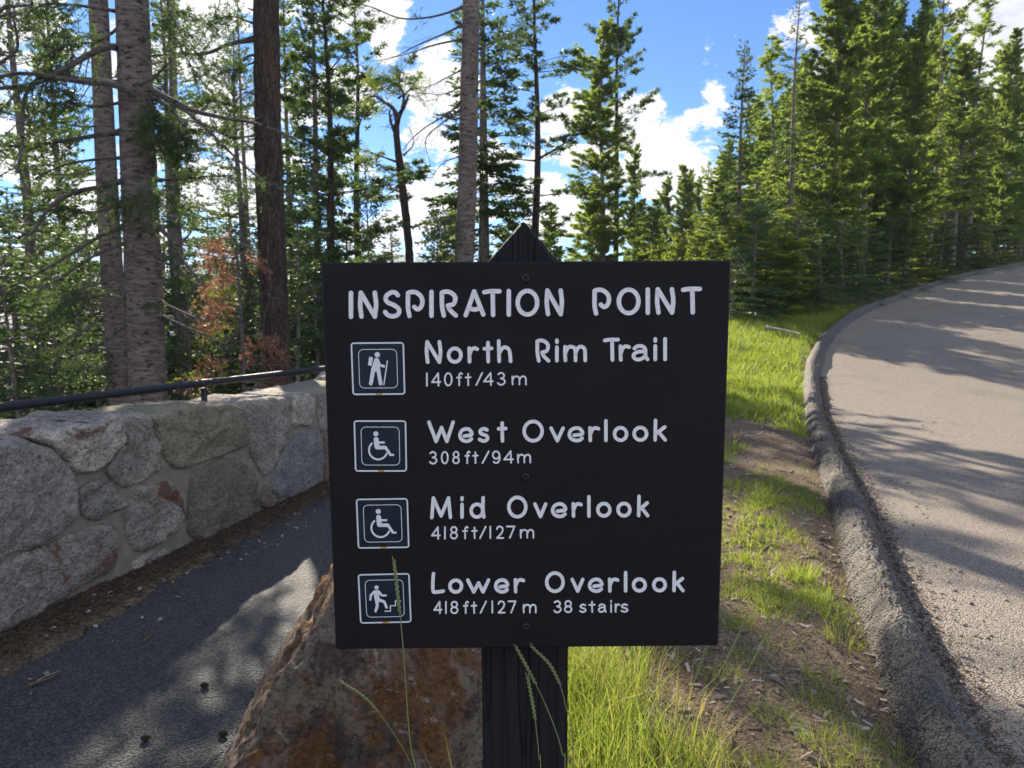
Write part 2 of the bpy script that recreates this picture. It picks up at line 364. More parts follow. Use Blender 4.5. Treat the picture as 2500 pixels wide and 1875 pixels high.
n1 = t.noise(t.pos, 0.012, 5, 0.6); n2 = t.noise(t.scalev(t.pos, (1, 1, 0.25)), 0.12, 5, 0.65)
col = t.mix(t.ramp(n2, 0.3, 0.7), (0.30, 0.27, 0.27), (0.44, 0.40, 0.39)); col = t.mix(t.ramp(n1, 0.5, 0.62), col, (0.33, 0.23, 0.20))
t.put(t.b.inputs['Base Color'], col); bump(t, n2, 0.8, 3)
tag(mb.build('hills', m), 'pale canyon slopes across the gorge', kind='structure')
hills_grid = (HX, HY, HZ, A, Dm)
# distant wood on the hills: uncountable, one object
g = np.random.default_rng(11); N = 16000
ia = g.integers(0, 231, N); idd = np.clip((g.random(N) ** 0.8 * 40).astype(int), 0, 39)
px_, py_, pz_ = HX[idd, ia] + g.normal(0, 2, N), HY[idd, ia] + g.normal(0, 4, N), HZ[idd, ia]
dens_ = 0.35 + 1.2 * fbm(np.stack([px_ * .02, py_ * .02, 0 * px_], -1), 61, 3) + np.clip((A[idd, ia] + 31) / 6, -0.5, 1)
dens_ = np.where(Dm[idd, ia] < 0.22, dens_ + 0.8, dens_)
k = dens_ > g.random(N); px_, py_, pz_ = px_[k], py_[k], pz_[k]; n = len(px_); hh = g.uniform(9, 17, n)
mb = MB(); nl = 18
tt = g.random((n, nl)) ** 0.8; th = g.random((n, nl)) * 6.283
P = np.stack([np.repeat(px_[:, None], nl, 1), np.repeat(py_[:, None], nl, 1), pz_[:, None] + hh[:, None] * (0.08 + 0.92 * tt)], -1)
Dv = np.stack([np.cos(th), np.sin(th), -0.55 + 0 * th], -1)
leaves(mb, P.reshape(-1, 3), Dv.reshape(-1, 3), (hh[:, None] * 0.2 * (1.15 - tt)).ravel() + 0.8, (hh[:, None] * 0.13 * (1.1 - tt)).ravel() + 0.5, g)
tag(mb.build('distant_forest', M_spruce, smooth=False), 'conifer forest covering the hills across the gorge', 'forest', kind='stuff')

# ------------------------------------------------------------------ the sign
SX, SY, SZ, SA, SB, SC, SH = 0.02300, 1.07336, 1.30491, 0.010735, 0.008927, -0.005696, 0.60733
SW = 0.61; BT = 0.044
Rm = Matrix.Rotation(SB, 3, 'Z') @ Matrix.Rotation(SA, 3, 'X') @ Matrix.Rotation(SC, 3, 'Y')
Rn = np.array(Rm); SCn = np.array([SX, SY, SZ])
sign = empty('trail_sign', (SX, SY, 0), 'dark brown wooden trail sign with white routed lettering on a square post', 'sign')
sign.rotation_euler = Rm.to_euler()
ROOT = np.array([SX, SY, 0.0]); LC = Rn.T @ (SCn - ROOT)    # board centre in root space
def onboard(px, py):                                # photo pixel -> (x, z) on the board face, root space
    r = Rn.T @ ray(px, py); e = Rn.T @ (EYE - ROOT)
    t = (LC[1] - e[1]) / r[1]; p = e + t * r; return np.array([p[0], p[2]])
M_sign, t = mat('dark_stain')
g1 = t.noise(t.scalev(t.obj, (2.0, 30, 90)), 2.2, 5, 0.6, 0.4); g2 = t.noise(t.obj, 7, 3); g3 = t.noise(t.scalev(t.obj, (5, 30, 60)), 6, 3)
col = t.mix(t.ramp(g1, 0.3, 0.7), (0.0062, 0.0062, 0.0082), (0.0090, 0.0088, 0.0112)); col = t.mix(t.ramp(g3, 0.74, 0.80, 0, 0.35), col, (0.05, 0.048, 0.05))
t.put(t.b.inputs['Base Color'], col); t.put(t.b.inputs['Roughness'], t.ramp(g2, 0.3, 0.7, 0.52, 0.68)); t.b.inputs['Specular IOR Level'].default_value = 0.22
bump(t, g1, 0.22, 0.001)
M_post, t = mat('dark_post_stain')
g1 = t.noise(t.scalev(t.obj, (60, 60, 2.2)), 1.6, 5, 0.65, 0.3); g3 = t.noise(t.scalev(t.obj, (90, 90, 12)), 1.3, 3, 0.6); ck = t.noise(t.scalev(t.obj, (22, 22, 0.7)), 1.5, 2, 0.5)
crack = t.ramp(t.math('ABSOLUTE', t.math('SUBTRACT', ck, 0.5)), 0.0, 0.018, 1, 0)
col = t.mix(t.ramp(g1, 0.3, 0.7), (0.0075, 0.0075, 0.0095), (0.017, 0.0165, 0.019)); col = t.mix(t.ramp(g3, 0.76, 0.79, 0, 0.8), col, (0.26, 0.26, 0.27)); col = t.mix(crack, col, (0.002, 0.002, 0.002))
t.put(t.b.inputs['Base Color'], col); t.b.inputs['Roughness'].default_value = 0.7
bump(t, t.math('SUBTRACT', g1, t.math('MULTIPLY', crack, 1.5)), 0.8, 0.003)
def box_bevel(mb, x0, x1, y0, y1, z0, z1, b):
    V = []
    for (ox, oy, oz) in ((b, 0, b), (0, b, b), (b, b, 0)):
        pass
    xs = [x0, x0 + b, x1 - b, x1]; out = []
    # superellipse-like chamfered box: outline in x-z extruded in y with chamfered rims
    def ring(i, y): return [(x0 + i + b, y, z0 + i), (x1 - i - b, y, z0 + i), (x1 - i, y, z0 + i + b), (x1 - i, y, z1 - i - b), (x1 - i - b, y, z1 - i), (x0 + i + b, y, z1 - i), (x0 + i, y, z1 - i - b), (x0 + i, y, z0 + i + b)]
    rings = [ring(b, y0), ring(0, y0 + b), ring(0, y1 - b), ring(b, y1)]
    V = np.array(rings).reshape(-1, 3); Q = []
    for r in range(3):
        for j in range(8): Q.append((r * 8 + j, r * 8 + (j + 1) % 8, r * 8 + 8 + (j + 1) % 8, r * 8 + 8 + j))
    mb.add(V, [np.array(Q), np.arange(8)[None, ::-1], np.arange(24, 32)[None]])
mb = MB(); y0 = LC[1]
box_bevel(mb, LC[0] - SW / 2, LC[0] + SW / 2, y0, y0 + BT, LC[2] - SH / 2, LC[2] + SH / 2, 0.0025)
mb.build('board', M_sign, sign, smooth=False)
# post with gabled top
pw = 0.072; pcx = onboard(1291, 1700)[0] * 1.04; pcx = 0.0 + onboard(1281, 1000)[0]; pdep = 0.14; yf = y0 + BT + 0.0005
ztop = LC[2] + SH / 2; rp = Rn.T @ ray(1274, 541); ep = Rn.T @ (EYE - ROOT); zpk = (ep + rp * ((yf - ep[1]) / rp[1]))
mb = MB(); c = 0.006
prof = [(-pw + c, -0.3), (pw - c, -0.3), (pw, -0.3 + c), (pw, zpk[2] - 0.083), (0.004, zpk[2] - 0.002), (0, zpk[2]), (-0.004, zpk[2] - 0.002), (-pw, zpk[2] - 0.080), (-pw, -0.3 + c)]
prof = np.array(prof); cen = np.array([0, 0.5])
def pr(y, ins): 
    q = prof.copy(); q[:, 0] *= (pw - ins) / pw; q[3:8, 1] -= ins * 0.8; return np.stack([q[:, 0] + pcx, np.full(9, y), q[:, 1]], -1)
rings = [pr(yf, 0.005), pr(yf + 0.005, 0), pr(yf + pdep - 0.005, 0), pr(yf + pdep, 0.005)]
V = np.concatenate(rings); Q = [(r * 9 + j, r * 9 + (j + 1) % 9, r * 9 + 9 + (j + 1) % 9, r * 9 + 9 + j) for r in range(3) for j in range(9)]
mb.add(V, [np.array(Q), np.arange(9)[None, ::-1], np.arange(27, 36)[None]])
mb.build('post', M_post, sign, smooth=False)

# --- routed lettering: stroke glyphs
def ell(cx, cy, rx, ry, a0=0, a1=360, n=28):
    a = np.radians(np.linspace(a0, a1, n)); return np.stack([cx + rx * np.cos(a), cy + ry * np.sin(a)], -1)
C_ = lambda *p: catmull(p, 6)
L_ = lambda *p: np.array(p, float)
G = {
 'I': [L_((.5, 0), (.5, 1))], 'l': [L_((.5, 0), (.5, 1))], '1': [L_((.5, 0), (.5, 1))], '/': [L_((0, 0), (1, 1))],
 'N': [C_((.08, 0), (0, .5), (.04, 1)), L_((.04, 1), (.92, 0)), C_((.92, 0), (1, .5), (.92, 1))],
 'S': [C_((.9, .88), (.72, .99), (.45, 1), (.12, .88), (.04, .72), (.2, .58), (.5, .5), (.85, .38), (1, .22), (.85, .05), (.5, 0), (.2, .05), (0, .18))],
 'P': [C_((.12, 0), (.02, .35), (.02, .96)), C_((.02, .96), (.2, 1), (.55, .99), (.9, .82), (1, .58), (.88, .36), (.66, .28), (.44, .38))],
 'R': [C_((.16, 0), (.04, .4), (.02, .96)), C_((.02, .96), (.2, 1), (.55, .99), (.88, .85), (.96, .68), (.82, .48), (.45, .42)), C_((.45, .42), (.58, .24), (1, 0))],
 'A': [C_((0, 0), (.2, .4), (.48, 1)), L_((.48, 1), (1, .03)), C_((.2, .3), (.5, .24), (.82, .3))],
 'T': [C_((0, .96), (.4, 1), (1, 1)), L_((.55, .98), (.58, 0))],
 'O': [ell(.5, .5, .5, .5, 90, 450, 40)], 'o': [ell(.5, .5, .5, .5, 90, 450, 32)], '0': [ell(.5, .5, .5, .5, 90, 450, 32)],
 'W': [L_((0, 1), (.30, 0), (.52, .72), (.74, .0), (1, 1))], 'w': [L_((0, 1), (.29, 0), (.52, .75), (.74, 0), (1, 1))], 'v': [L_((0, 1), (.52, 0), (1, 1))],
 'M': [L_((0, 0), (.08, 1), (.5, .08), (.90, 1), (1, 0))], 'L': [C_((.06, 1), (0, .5), (.02, .12), (.12, 0), (.5, .01), (1, .05))],
 'e': [C_((.36, .42), (.62, .45), (.92, .5), (.98, .66), (.8, .92), (.5, 1), (.15, .85), (0, .5), (.12, .17), (.45, 0), (.75, .03), (.95, .18))],
 'a': [C_((.06, .82), (.25, .97), (.55, 1), (.8, .86), (.85, .6), (.86, .25), (1, .02)), C_((.85, .6), (.35, .58), (.05, .42), (0, .2), (.2, .02), (.5, .03), (.82, .22))],
 'd': [ell(.46, .33, .46, .33, 0, 360, 28), C_((.95, 1), (.93, .5), (1, 0))],
 'f': [C_((1, .93), (.75, 1), (.5, .88), (.44, .65), (.44, 0)), L_((0, .63), (.85, .65))],
 'h': [C_((.0, 1), (.02, .5), (.04, 0)), C_((.05, .4), (.3, .64), (.62, .68), (.9, .52), (1, 0))],
 'i': [L_((.5, 0), (.5, .66)), L_((.5, .91), (.5, 1.0))], 'k': [L_((0, 0), (.04, 1)), L_((.95, .66), (.1, .32)), L_((.32, .42), (1, 0))],
 'm': [C_((.02, 0), (0, .5), (0, 1)), C_((.02, .55), (.15, .95), (.34, 1), (.5, .8), (.52, 0)), C_((.52, .55), (.66, .95), (.84, 1), (.98, .78), (1, 0))],
 'r': [C_((.04, 0), (.02, .5), (0, 1)), C_((.05, .5), (.3, .88), (.65, 1), (1, .93))],
 's': [C_((.92, .9), (.5, 1), (.1, .85), (.12, .64), (.5, .52), (.9, .4), (.97, .15), (.5, 0), (.0, .13))],
 't': [C_((.5, 1), (.5, .5), (.54, 0)), L_((0, .68), (1, .70))],
 '2': [C_((.04, .78), (.2, .96), (.5, 1), (.85, .9), (.92, .68), (.7, .4), (.05, 0)), L_((.05, 0), (1, .0))],
 '3': [C_((.06, .88), (.45, 1), (.88, .85), (.8, .6), (.42, .53)), C_((.42, .53), (.9, .42), (1, .2), (.65, .01), (.25, .02), (0, .15))],
 '4': [L_((.78, 0), (.74, 1), (0, .28), (1, .30))], '7': [L_((0, 1), (1, 1), (.38, 0))],
 '8': [ell(.5, .76, .43, .24, 90, 450, 26), ell(.5, .26, .5, .26, 90, 450, 26)],
 '9': [ell(.47, .68, .46, .32, 0, 360, 26), C_((.95, .7), (.98, .35), (.75, .05), (.35, 0), (.12, .1))],
}
M_white, t = mat('white_routed_paint')
n1 = t.noise(t.obj, 160, 4, 0.65); n2 = t.noise(t.obj, 42, 3)
col = t.mix(t.ramp(n1, 0.35, 0.68), (0.86, 0.86, 0.86), (0.74, 0.745, 0.75)); col = t.mix(t.ramp(n2, 0.70, 0.76, 0, 0.45), col, (0.30, 0.29, 0.28))
t.put(t.b.inputs['Base Color'], col); t.b.inputs['Roughness'].default_value = 0.6; bump(t, n1, 0.5, 0.0006)
kst = [0]
def stroke(mb, P, wd, deep=0.0012):                  # flat groove ribbon with round ends, (x, z) polyline in metres
    P = np.asarray(P, float); kst[0] += 1; e = 0.00003 * (kst[0] % 23)
    if len(P) == 2:
        P = np.linspace(P[0], P[1], 5)
    d = np.gradient(P, axis=0); d = d / np.maximum(np.linalg.norm(d, axis=1, keepdims=True), 1e-9); nn = np.stack([-d[:, 1], d[:, 0]], -1)
    cs = np.array([-1, -.96, -.5, 0, .5, .96, 1]); hy = np.array([0.0004, -deep, -deep * .42, -deep * .12, -deep * .42, -deep, 0.0004])
    wv = wd / 2 * (1 + 0.05 * vnoise(np.stack([P[:, 0] * 90, P[:, 1] * 90, 0 * P[:, 0]], -1), kst[0]))[:, None]
    X = P[:, None, 0] + nn[:, None, 0] * cs[None] * wv; Z = P[:, None, 1] + nn[:, None, 1] * cs[None] * wv
    V = np.stack([X, y0 + np.broadcast_to(hy, X.shape) - e, Z], -1); n = len(P)
    ii = np.arange(n - 1)[:, None] * 7 + np.arange(6)[None]
    mb.add(V, [np.stack([ii, ii + 1, ii + 8, ii + 7], -1).reshape(-1, 4)])
    closed = np.linalg.norm(P[0] - P[-1]) < wd * 0.2
    if not closed:
        for q, dirn, s in ((P[0], -d[0], 1), (P[-1], d[-1], -1)):
            a = np.radians(np.linspace(-90, 90, 9)); nrm = np.array([-dirn[1], dirn[0]])
            rr = np.array([1.0, .96, .5])[:, None]; hh = np.array([0.0004, -deep, -deep * .55])[:, None]
            X = q[0] + wd / 2 * rr * (np.cos(a) * dirn[0] + np.sin(a) * nrm[0]); Z = q[1] + wd / 2 * rr * (np.cos(a) * dirn[1] + np.sin(a) * nrm[1])
            V = np.stack([X, y0 + np.broadcast_to(hh, X.shape) - e, Z], -1).reshape(-1, 3); V = np.vstack([V, [[q[0], y0 - deep * .3 - e, q[1]]]])
            j = np.arange(8); Q = np.concatenate([np.stack([r * 9 + j, r * 9 + j + 1, r * 9 + 10 + j, r * 9 + 9 + j], -1) for r in range(2)])
            mb.add(V, [Q, np.stack([18 + j, 18 + j + 1, np.full(8, 27)], -1)])
K = 2.08679
def line(org, chars, ytl, ytr, ybl, ybr, xl, xr, wpx, xh, label, deep):
    """chars: (glyph, x0, x1) in enlarged-crop pixels; cap top / baseline run linearly from xl to xr"""
    mb = MB(); last = None; words = label if isinstance(label, list) else [label]
    def done(i):
        o = mb.build('lettering', M_white, sign); o['label'] = words[min(i, len(words) - 1)]
    wi = 0
    for ch, a, b in chars:
        if last is not None and a - last > wpx * 2.0 and a - last > 42: done(wi); wi += 1; mb = MB()
        last = b
        u = ((a + b) / 2 - xl) / (xr - xl); yt = ytl + (ytr - ytl) * u; yb = ybl + (ybr - ybl) * u
        if ch in 'oeawvmrs': yt = yb - (yb - yt) * xh
        if ch == 't' : yt = yb - (yb - yt) * 0.94
        g0 = wpx / 2
        ax0, ax1, az0, az1 = a + g0, b - g0, yb - g0, yt + g0
        if ax1 < ax0: ax0 = ax1 = (a + b) / 2
        for pl in G[ch]:
            Q = np.array([onboard(org[0] + (ax0 + (ax1 - ax0) * p[0]) / K, org[1] + (az0 + (az1 - az0) * p[1]) / K) for p in pl])
            cuts = [0]
            for q_ in range(1, len(Q) - 1):
                a_, b_ = Q[q_] - Q[q_ - 1], Q[q_ + 1] - Q[q_]
                if a_ @ b_ < .72 * np.linalg.norm(a_) * np.linalg.norm(b_): cuts.append(q_)
            cuts.append(len(Q) - 1)
            for c0, c1 in zip(cuts[:-1], cuts[1:]): stroke(mb, Q[c0:c1 + 1], wpx / K * 1.075 / F, deep)
    done(wi)
A1 = (760, 520); A2 = (760, 980)
line(A1, [('I', 190, 215), ('N', 238, 342), ('S', 365, 460), ('P', 480, 578), ('I', 600, 625), ('R', 652, 748), ('A', 775, 888), ('T', 870, 970), ('I', 994, 1018), ('O', 1040, 1162), ('N', 1188, 1288),
          ('P', 1430, 1528), ('O', 1555, 1678), ('I', 1702, 1726), ('N', 1750, 1855), ('T', 1882, 1990)], 396, 375, 541, 517, 190, 1990, 23.0, .7, ['white routed heading word INSPIRATION', 'white routed heading word POINT'], 0.0014)
line(A1, [('N', 578, 668), ('o', 690, 772), ('r', 795, 855), ('t', 872, 928), ('h', 945, 1025), ('R', 1140, 1218), ('i', 1240, 1262), ('m', 1283, 1405), ('T', 1485, 1572), ('r', 1565, 1628), ('a', 1632, 1722), ('i', 1742, 1762), ('l', 1792, 1812)],
     648, 632, 770, 755, 578, 1812, 19.3, .72, ['white routed word North', 'white routed word Rim', 'white routed word Trail'], 0.0012)
line(A1, [('1', 584, 594), ('4', 610, 662), ('0', 676, 720), ('f', 738, 772), ('t', 782, 816), ('/', 836, 875), ('4', 875, 930), ('3', 946, 990), ('m', 1020, 1098)], 812, 809, 885, 877, 584, 1098, 8.8, .72, 'small routed distance 140 ft 43 m', 0.0007)
line(A2, [('W', 590, 732), ('e', 748, 828), ('s', 848, 908), ('t', 945, 1000), ('O', 1075, 1185), ('v', 1212, 1292), ('e', 1305, 1392), ('r', 1410, 1472), ('l', 1490, 1511), ('o', 1535, 1615), ('o', 1635, 1717), ('k', 1742, 1812)],
     97, 87, 213, 205, 590, 1812, 18.6, .70, ['white routed word West', 'white routed word Overlook after West'], 0.0012)
line(A2, [('3', 600, 642), ('0', 660, 700), ('8', 718, 757), ('f', 780, 812), ('t', 820, 852), ('/', 868, 908), ('9', 920, 965), ('4', 978, 1032), ('m', 1048, 1120)], 253, 248, 321, 315, 600, 1120, 8.8, .72, 'small routed distance 308 ft 94 m', 0.0007)
line(A2, [('M', 605, 718), ('i', 757, 779), ('d', 805, 888), ('O', 997, 1102), ('v', 1130, 1203), ('e', 1220, 1305), ('r', 1325, 1383), ('l', 1404, 1424), ('o', 1450, 1530), ('o', 1553, 1632), ('k', 1658, 1722)],
     483, 474, 600, 590, 605, 1722, 18.6, .70, ['white routed word Mid', 'white routed word Overlook after Mid'], 0.0012)
line(A2, [('4', 610, 660), ('1', 676, 686), ('8', 706, 747), ('f', 768, 802), ('t', 815, 848), ('/', 855, 893), ('1', 907, 917), ('2', 940, 982), ('7', 992, 1040), ('m', 1062, 1136)], 636, 631, 704, 698, 610, 1136, 8.8, .72, 'small routed distance 418 ft 127 m on the third line', 0.0007)
line(A2, [('L', 610, 682), ('o', 697, 775), ('w', 788, 912), ('e', 930, 1010), ('r', 1030, 1090), ('O', 1190, 1292), ('v', 1320, 1392), ('e', 1408, 1490), ('r', 1510, 1570), ('l', 1591, 1611), ('o', 1632, 1710), ('o', 1735, 1812), ('k', 1838, 1902)],
     868, 861, 980, 972, 610, 1902, 18.6, .70, ['white routed word Lower', 'white routed word Overlook after Lower'], 0.0012)
line(A2, [('4', 622, 668), ('1', 681, 691), ('8', 708, 750), ('f', 772, 804), ('t', 812, 846), ('/', 858, 895), ('1', 917, 927), ('2', 948, 990), ('7', 1000, 1045), ('m', 1077, 1148), ('3', 1233, 1275), ('8', 1287, 1330), ('s', 1365, 1402), ('t', 1412, 1448), ('a', 1460, 1505), ('i', 1522, 1532), ('r', 1545, 1574), ('s', 1575, 1615)],
     1016, 1010, 1083, 1075, 622, 1615, 8.8, .72, ['small routed distance 418 ft 127 m on the bottom line', 'small routed 38 stairs'], 0.0007)
# --- pictogram plates
M_blue, t = mat('plate_blue')
n1 = t.noise(t.obj, 30, 4); col = t.mix(t.ramp(n1, .35, .7), (0.0085, 0.0175, 0.033), (0.013, 0.024, 0.040)); t.put(t.b.inputs['Base Color'], col); t.put(t.b.inputs['Roughness'], t.ramp(n1, .3, .7, .28, .5))
M_refl, t = mat('retroreflective_white')
v1 = t.voro(t.obj, 520, 'F1'); n2 = t.noise(t.obj, 90, 3)
col = t.mix(t.ramp(v1, 0.25, 0.6), (0.62, 0.64, 0.68), (0.78, 0.79, 0.80)); col = t.mix(t.ramp(n2, .66, .72, 0, .5), col, (.3, .31, .34)); t.put(t.b.inputs['Base Color'], col); t.b.inputs['Roughness'].default_value = .4
M_rust, t = mat('rust_stain')
n1 = t.noise(t.obj, 240, 4); t.put(t.b.inputs['Base Color'], t.mix(t.ramp(n1, .3, .7), (0.50, 0.20, 0.03), (0.55, 0.36, 0.12)))
M_screw, t = simple('dark_screw', (0.012, 0.010, 0.010), 0.45, 0.5, 0.3)
def poly(mb, pts, y): pts = np.asarray(pts, float); mb.add(np.stack([pts[:, 0], np.full(len(pts), y), pts[:, 1]], -1), [np.arange(len(pts))[None]])
def rrect(hw, hh, r, n=5):
    out = []
    for cx, cz, a0 in ((hw - r, hh - r, 0), (-hw + r, hh - r, 90), (-hw + r, -hh + r, 180), (hw - r, -hh + r, 270)):
        a = np.radians(np.linspace(a0, a0 + 90, n)); out.append(np.stack([cx + r * np.cos(a), cz + r * np.sin(a)], -1))
    return np.concatenate(out)
def ringmesh(mb, outer, inner, y):
    n = len(outer); V = np.concatenate([outer, inner]); V3 = np.stack([V[:, 0], np.full(2 * n, y), V[:, 1]], -1); j = np.arange(n); j2 = (j + 1) % n
    mb.add(V3, [np.stack([j, j2, n + j2, n + j], -1)])
def capsule(mb, a, b, r, y, r2=None, sq=False):
    a = np.asarray(a, float); b = np.asarray(b, float); r2 = r if r2 is None else r2
    d = b - a; L = np.linalg.norm(d); d = d / L; nn = np.array([-d[1], d[0]])
    if sq: pts = [a + nn * r, a - nn * r, b - nn * r2, b + nn * r2]
    else:
        th = np.radians(np.linspace(90, 270, 9)); pts = [a + r * (np.cos(q) * d + np.sin(q) * nn) for q in th]
        th = np.radians(np.linspace(-90, 90, 9)); pts += [b + r2 * (np.cos(q) * d + np.sin(q) * nn) for q in th]
    capsule.k += 1; poly(mb, pts, y - 0.000012 * (capsule.k % 9))
capsule.k = 0
def hexscrew(name, cx, cz, y, r, parent):
    mb = MB(); n = 16; a = np.arange(n) * 2 * np.pi / n
    rr = [r, r, r * .88, r * .5, r * .42, r * .30, r * .30]; yy = [y + .001, y - r * .22, y - r * .38, y - r * .42, y - r * .40, y - r * .40, y - r * .05]
    V = np.concatenate([np.stack([cx + q * np.cos(a), np.full(n, yv), cz + q * np.sin(a)], -1) for q, yv in zip(rr, yy)])
    Q = [(k * n + j, k * n + (j + 1) % n, k * n + n + (j + 1) % n, k * n + n + j) for k in range(6) for j in range(n)]
    mb.add(V, [np.array(Q), np.arange(6 * n, 7 * n)[None]]); return mb.build(name, M_screw, parent)
def plate(corners, crop, sc, kind, label):
    cc = np.array([onboard(*c) for c in corners]); cen = cc.mean(0)      # TL TR BR BL
    ex = (cc[1] - cc[0] + cc[2] - cc[3]) / 2; wdt = np.linalg.norm(ex); ex = ex / wdt; ez = np.array([-ex[1], ex[0]]); hgt = np.linalg.norm((cc[0] - cc[3] + cc[1] - cc[2]) / 2)
    hw, hh = wdt / 2, hgt / 2
    loc = lambda P: cen + np.asarray(P)[:, :1] * ex + np.asarray(P)[:, 1:] * ez
    yp = y0 - 0.0016
    mb = MB(); o = loc(rrect(hw, hh, 0.0052)); n = len(o)
    V = np.concatenate([np.stack([o[:, 0], np.full(n, yv), o[:, 1]], -1) for yv in (y0 + 0.0005, yp)]); j = np.arange(n); j2 = (j + 1) % n
    mb.add(V, [np.stack([j, j2, n + j2, n + j], -1), np.arange(n, 2 * n)[None]])
    pl = mb.build('pictogram_plate', M_blue, sign, smooth=False); pl['label'] = label
    mb = MB(); ringmesh(mb, loc(rrect(hw - .0003, hh - .0003, .005)), loc(rrect(hw - .0026, hh - .0026, .0022)), yp - .0002); mb.build('border', M_refl, pl, smooth=False)
    il = {'hike': (0.0112, 0.0105)}.get(kind, (0.0108, 0.0102))
    mb = MB(); ringmesh(mb, loc(rrect(hw - il[0], hh - il[1], .0075)), loc(rrect(hw - il[0] - .0010, hh - il[1] - .0010, .0066)), yp - .0002); mb.build('frame_line', M_refl, pl, smooth=False)
    q = lambda x, y: onboard(crop[0] + x / sc, crop[1] + y / sc); S = 1.0 / sc * 1.075 / F; ys = yp - .0002
    mb = MB()
    if kind == 'hike':
        poly(mb, q(845, 475) + rrect(68 * S, 68 * S, 68 * S, 7), ys)
        a = [q(645, 520), q(740, 545), q(700, 760), q(608, 735)]; poly(mb, a[::-1], ys)
        poly(mb, [q(775, 590), q(730, 800), q(712, 880), q(800, 905), q(860, 860), q(905, 640), q(880, 575), q(825, 549)], ys)
        capsule(mb, q(822, 604), q(740, 860), 52 * S, ys); capsule(mb, q(745, 850), q(683, 1203), 52 * S, ys, 47 * S); capsule(mb, q(835, 640), q(930, 1203), 52 * S, ys, 47 * S)
        capsule(mb, q(850, 620), q(898, 740), 44 * S, ys); capsule(mb, q(898, 738), q(1010, 765), 34 * S, ys, 34 * S); capsule(mb, q(1103, 622), q(1010, 1245), 15 * S, ys, 15 * S, True)
    elif kind == 'chair':
        poly(mb, q(706, 503) + rrect(66 * S, 66 * S, 66 * S, 7), ys)
        capsule(mb, q(714, 645), q(735, 835), 63 * S, ys, 63 * S); capsule(mb, q(735, 850), q(945, 850), 49 * S, ys, 47 * S); capsule(mb, q(950, 850), q(1075, 1032), 38 * S, ys, 34 * S)
        capsule(mb, q(1075, 1037), q(1145, 1037), 27 * S, ys); capsule(mb, q(750, 723), q(907, 723), 29 * S, ys)
        cx, cy, r = 765, 918, 232
        a = np.radians(np.linspace(128, 342, 30)); out = np.array([q(cx + (r + 24) * np.cos(v), cy - (r + 24) * np.sin(v)) for v in a]); inn = np.array([q(cx + (r - 24) * np.cos(v), cy - (r - 24) * np.sin(v)) for v in a])
        V = np.concatenate([out, inn]); j = np.arange(29); mb.add(np.stack([V[:, 0], np.full(60, ys), V[:, 1]], -1), [np.stack([j, j + 1, 31 + j, 30 + j], -1)])
    else:
        poly(mb, q(620, 552) + rrect(56 * S, 56 * S, 56 * S, 7), ys)
        poly(mb, [q(556, 622), q(556, 780), q(600, 985), q(650, 985), q(690, 830), q(684, 622)][::-1], ys)
        capsule(mb, q(570, 650), q(470, 755), 31 * S, ys); capsule(mb, q(474, 755), q(463, 862), 29 * S, ys, 27 * S); capsule(mb, q(668, 648), q(755, 750), 31 * S, ys); capsule(mb, q(752, 752), q(855, 752), 27 * S, ys)
        capsule(mb, q(632, 840), q(640, 1015), 42 * S, ys, 38 * S); capsule(mb, q(640, 1015), q(596, 1148), 38 * S, ys, 34 * S); capsule(mb, q(665, 860), q(815, 910), 46 * S, ys, 36 * S); capsule(mb, q(815, 912), q(875, 1058), 36 * S, ys, 32 * S)
        st = [(832, 1150), (970, 1150), (970, 1012), (1098, 1012), (1098, 892), (1222, 892)]
        for a, b in zip(st[:-1], st[1:]):
            dx, dy = np.sign(b[0] - a[0]) * 14, np.sign(b[1] - a[1]) * 14; capsule(mb, q(a[0] - dx, a[1] - dy), q(b[0] + dx, b[1] + dy), 14 * S, ys, 14 * S, True)
    mb.build('symbol', M_refl, pl, smooth=False)
    for s in (1, -1):
        c = cen + ez * s * (hh - 0.0068); hexscrew('screw', c[0], c[1], yp, 0.0032, pl)
    c = cen - ez * (hh - 0.0014); mb = MB(); poly(mb, c + rrect(.0050, .00135, .0006) * np.array([1, 1]), yp - .00032); mb.build('rust_stain', M_rust, pl, smooth=False)
s1 = 1866 / 180; s2 = 1659 / 160
plate([(855.9, 835.4), (987, 834.3), (990.9, 963.7), (860.7, 964.8)], (840, 820), s1, 'hike', 'blue plate with a white hiker carrying a pack and stick')
plate([(864, 1025.2), (993.5, 1025.2), (993.9, 1151.3), (865.9, 1151.3)], (850, 1010), s2, 'chair', 'blue plate with a white wheelchair beside West Overlook')
plate([(869.3, 1216.2), (996.7, 1214.8), (1000.6, 1337), (873, 1339.4)], (850 + 5.9, 1010 + 189.3), s2, 'chair', 'blue plate with a white wheelchair beside Mid Overlook')
plate([(874.3, 1400.3), (1002, 1397.5), (1004.6, 1518.9), (878.1, 1522)], (860, 1380), s2, 'stair', 'blue plate with a white figure climbing stairs')
for bx, by in ((1283.8, 679.6), (1283.3, 1164.5), (1284.7, 1529.6)):
    p = onboard(bx, by); hexscrew('bolt', p[0], p[1], y0, 0.0068, sign)
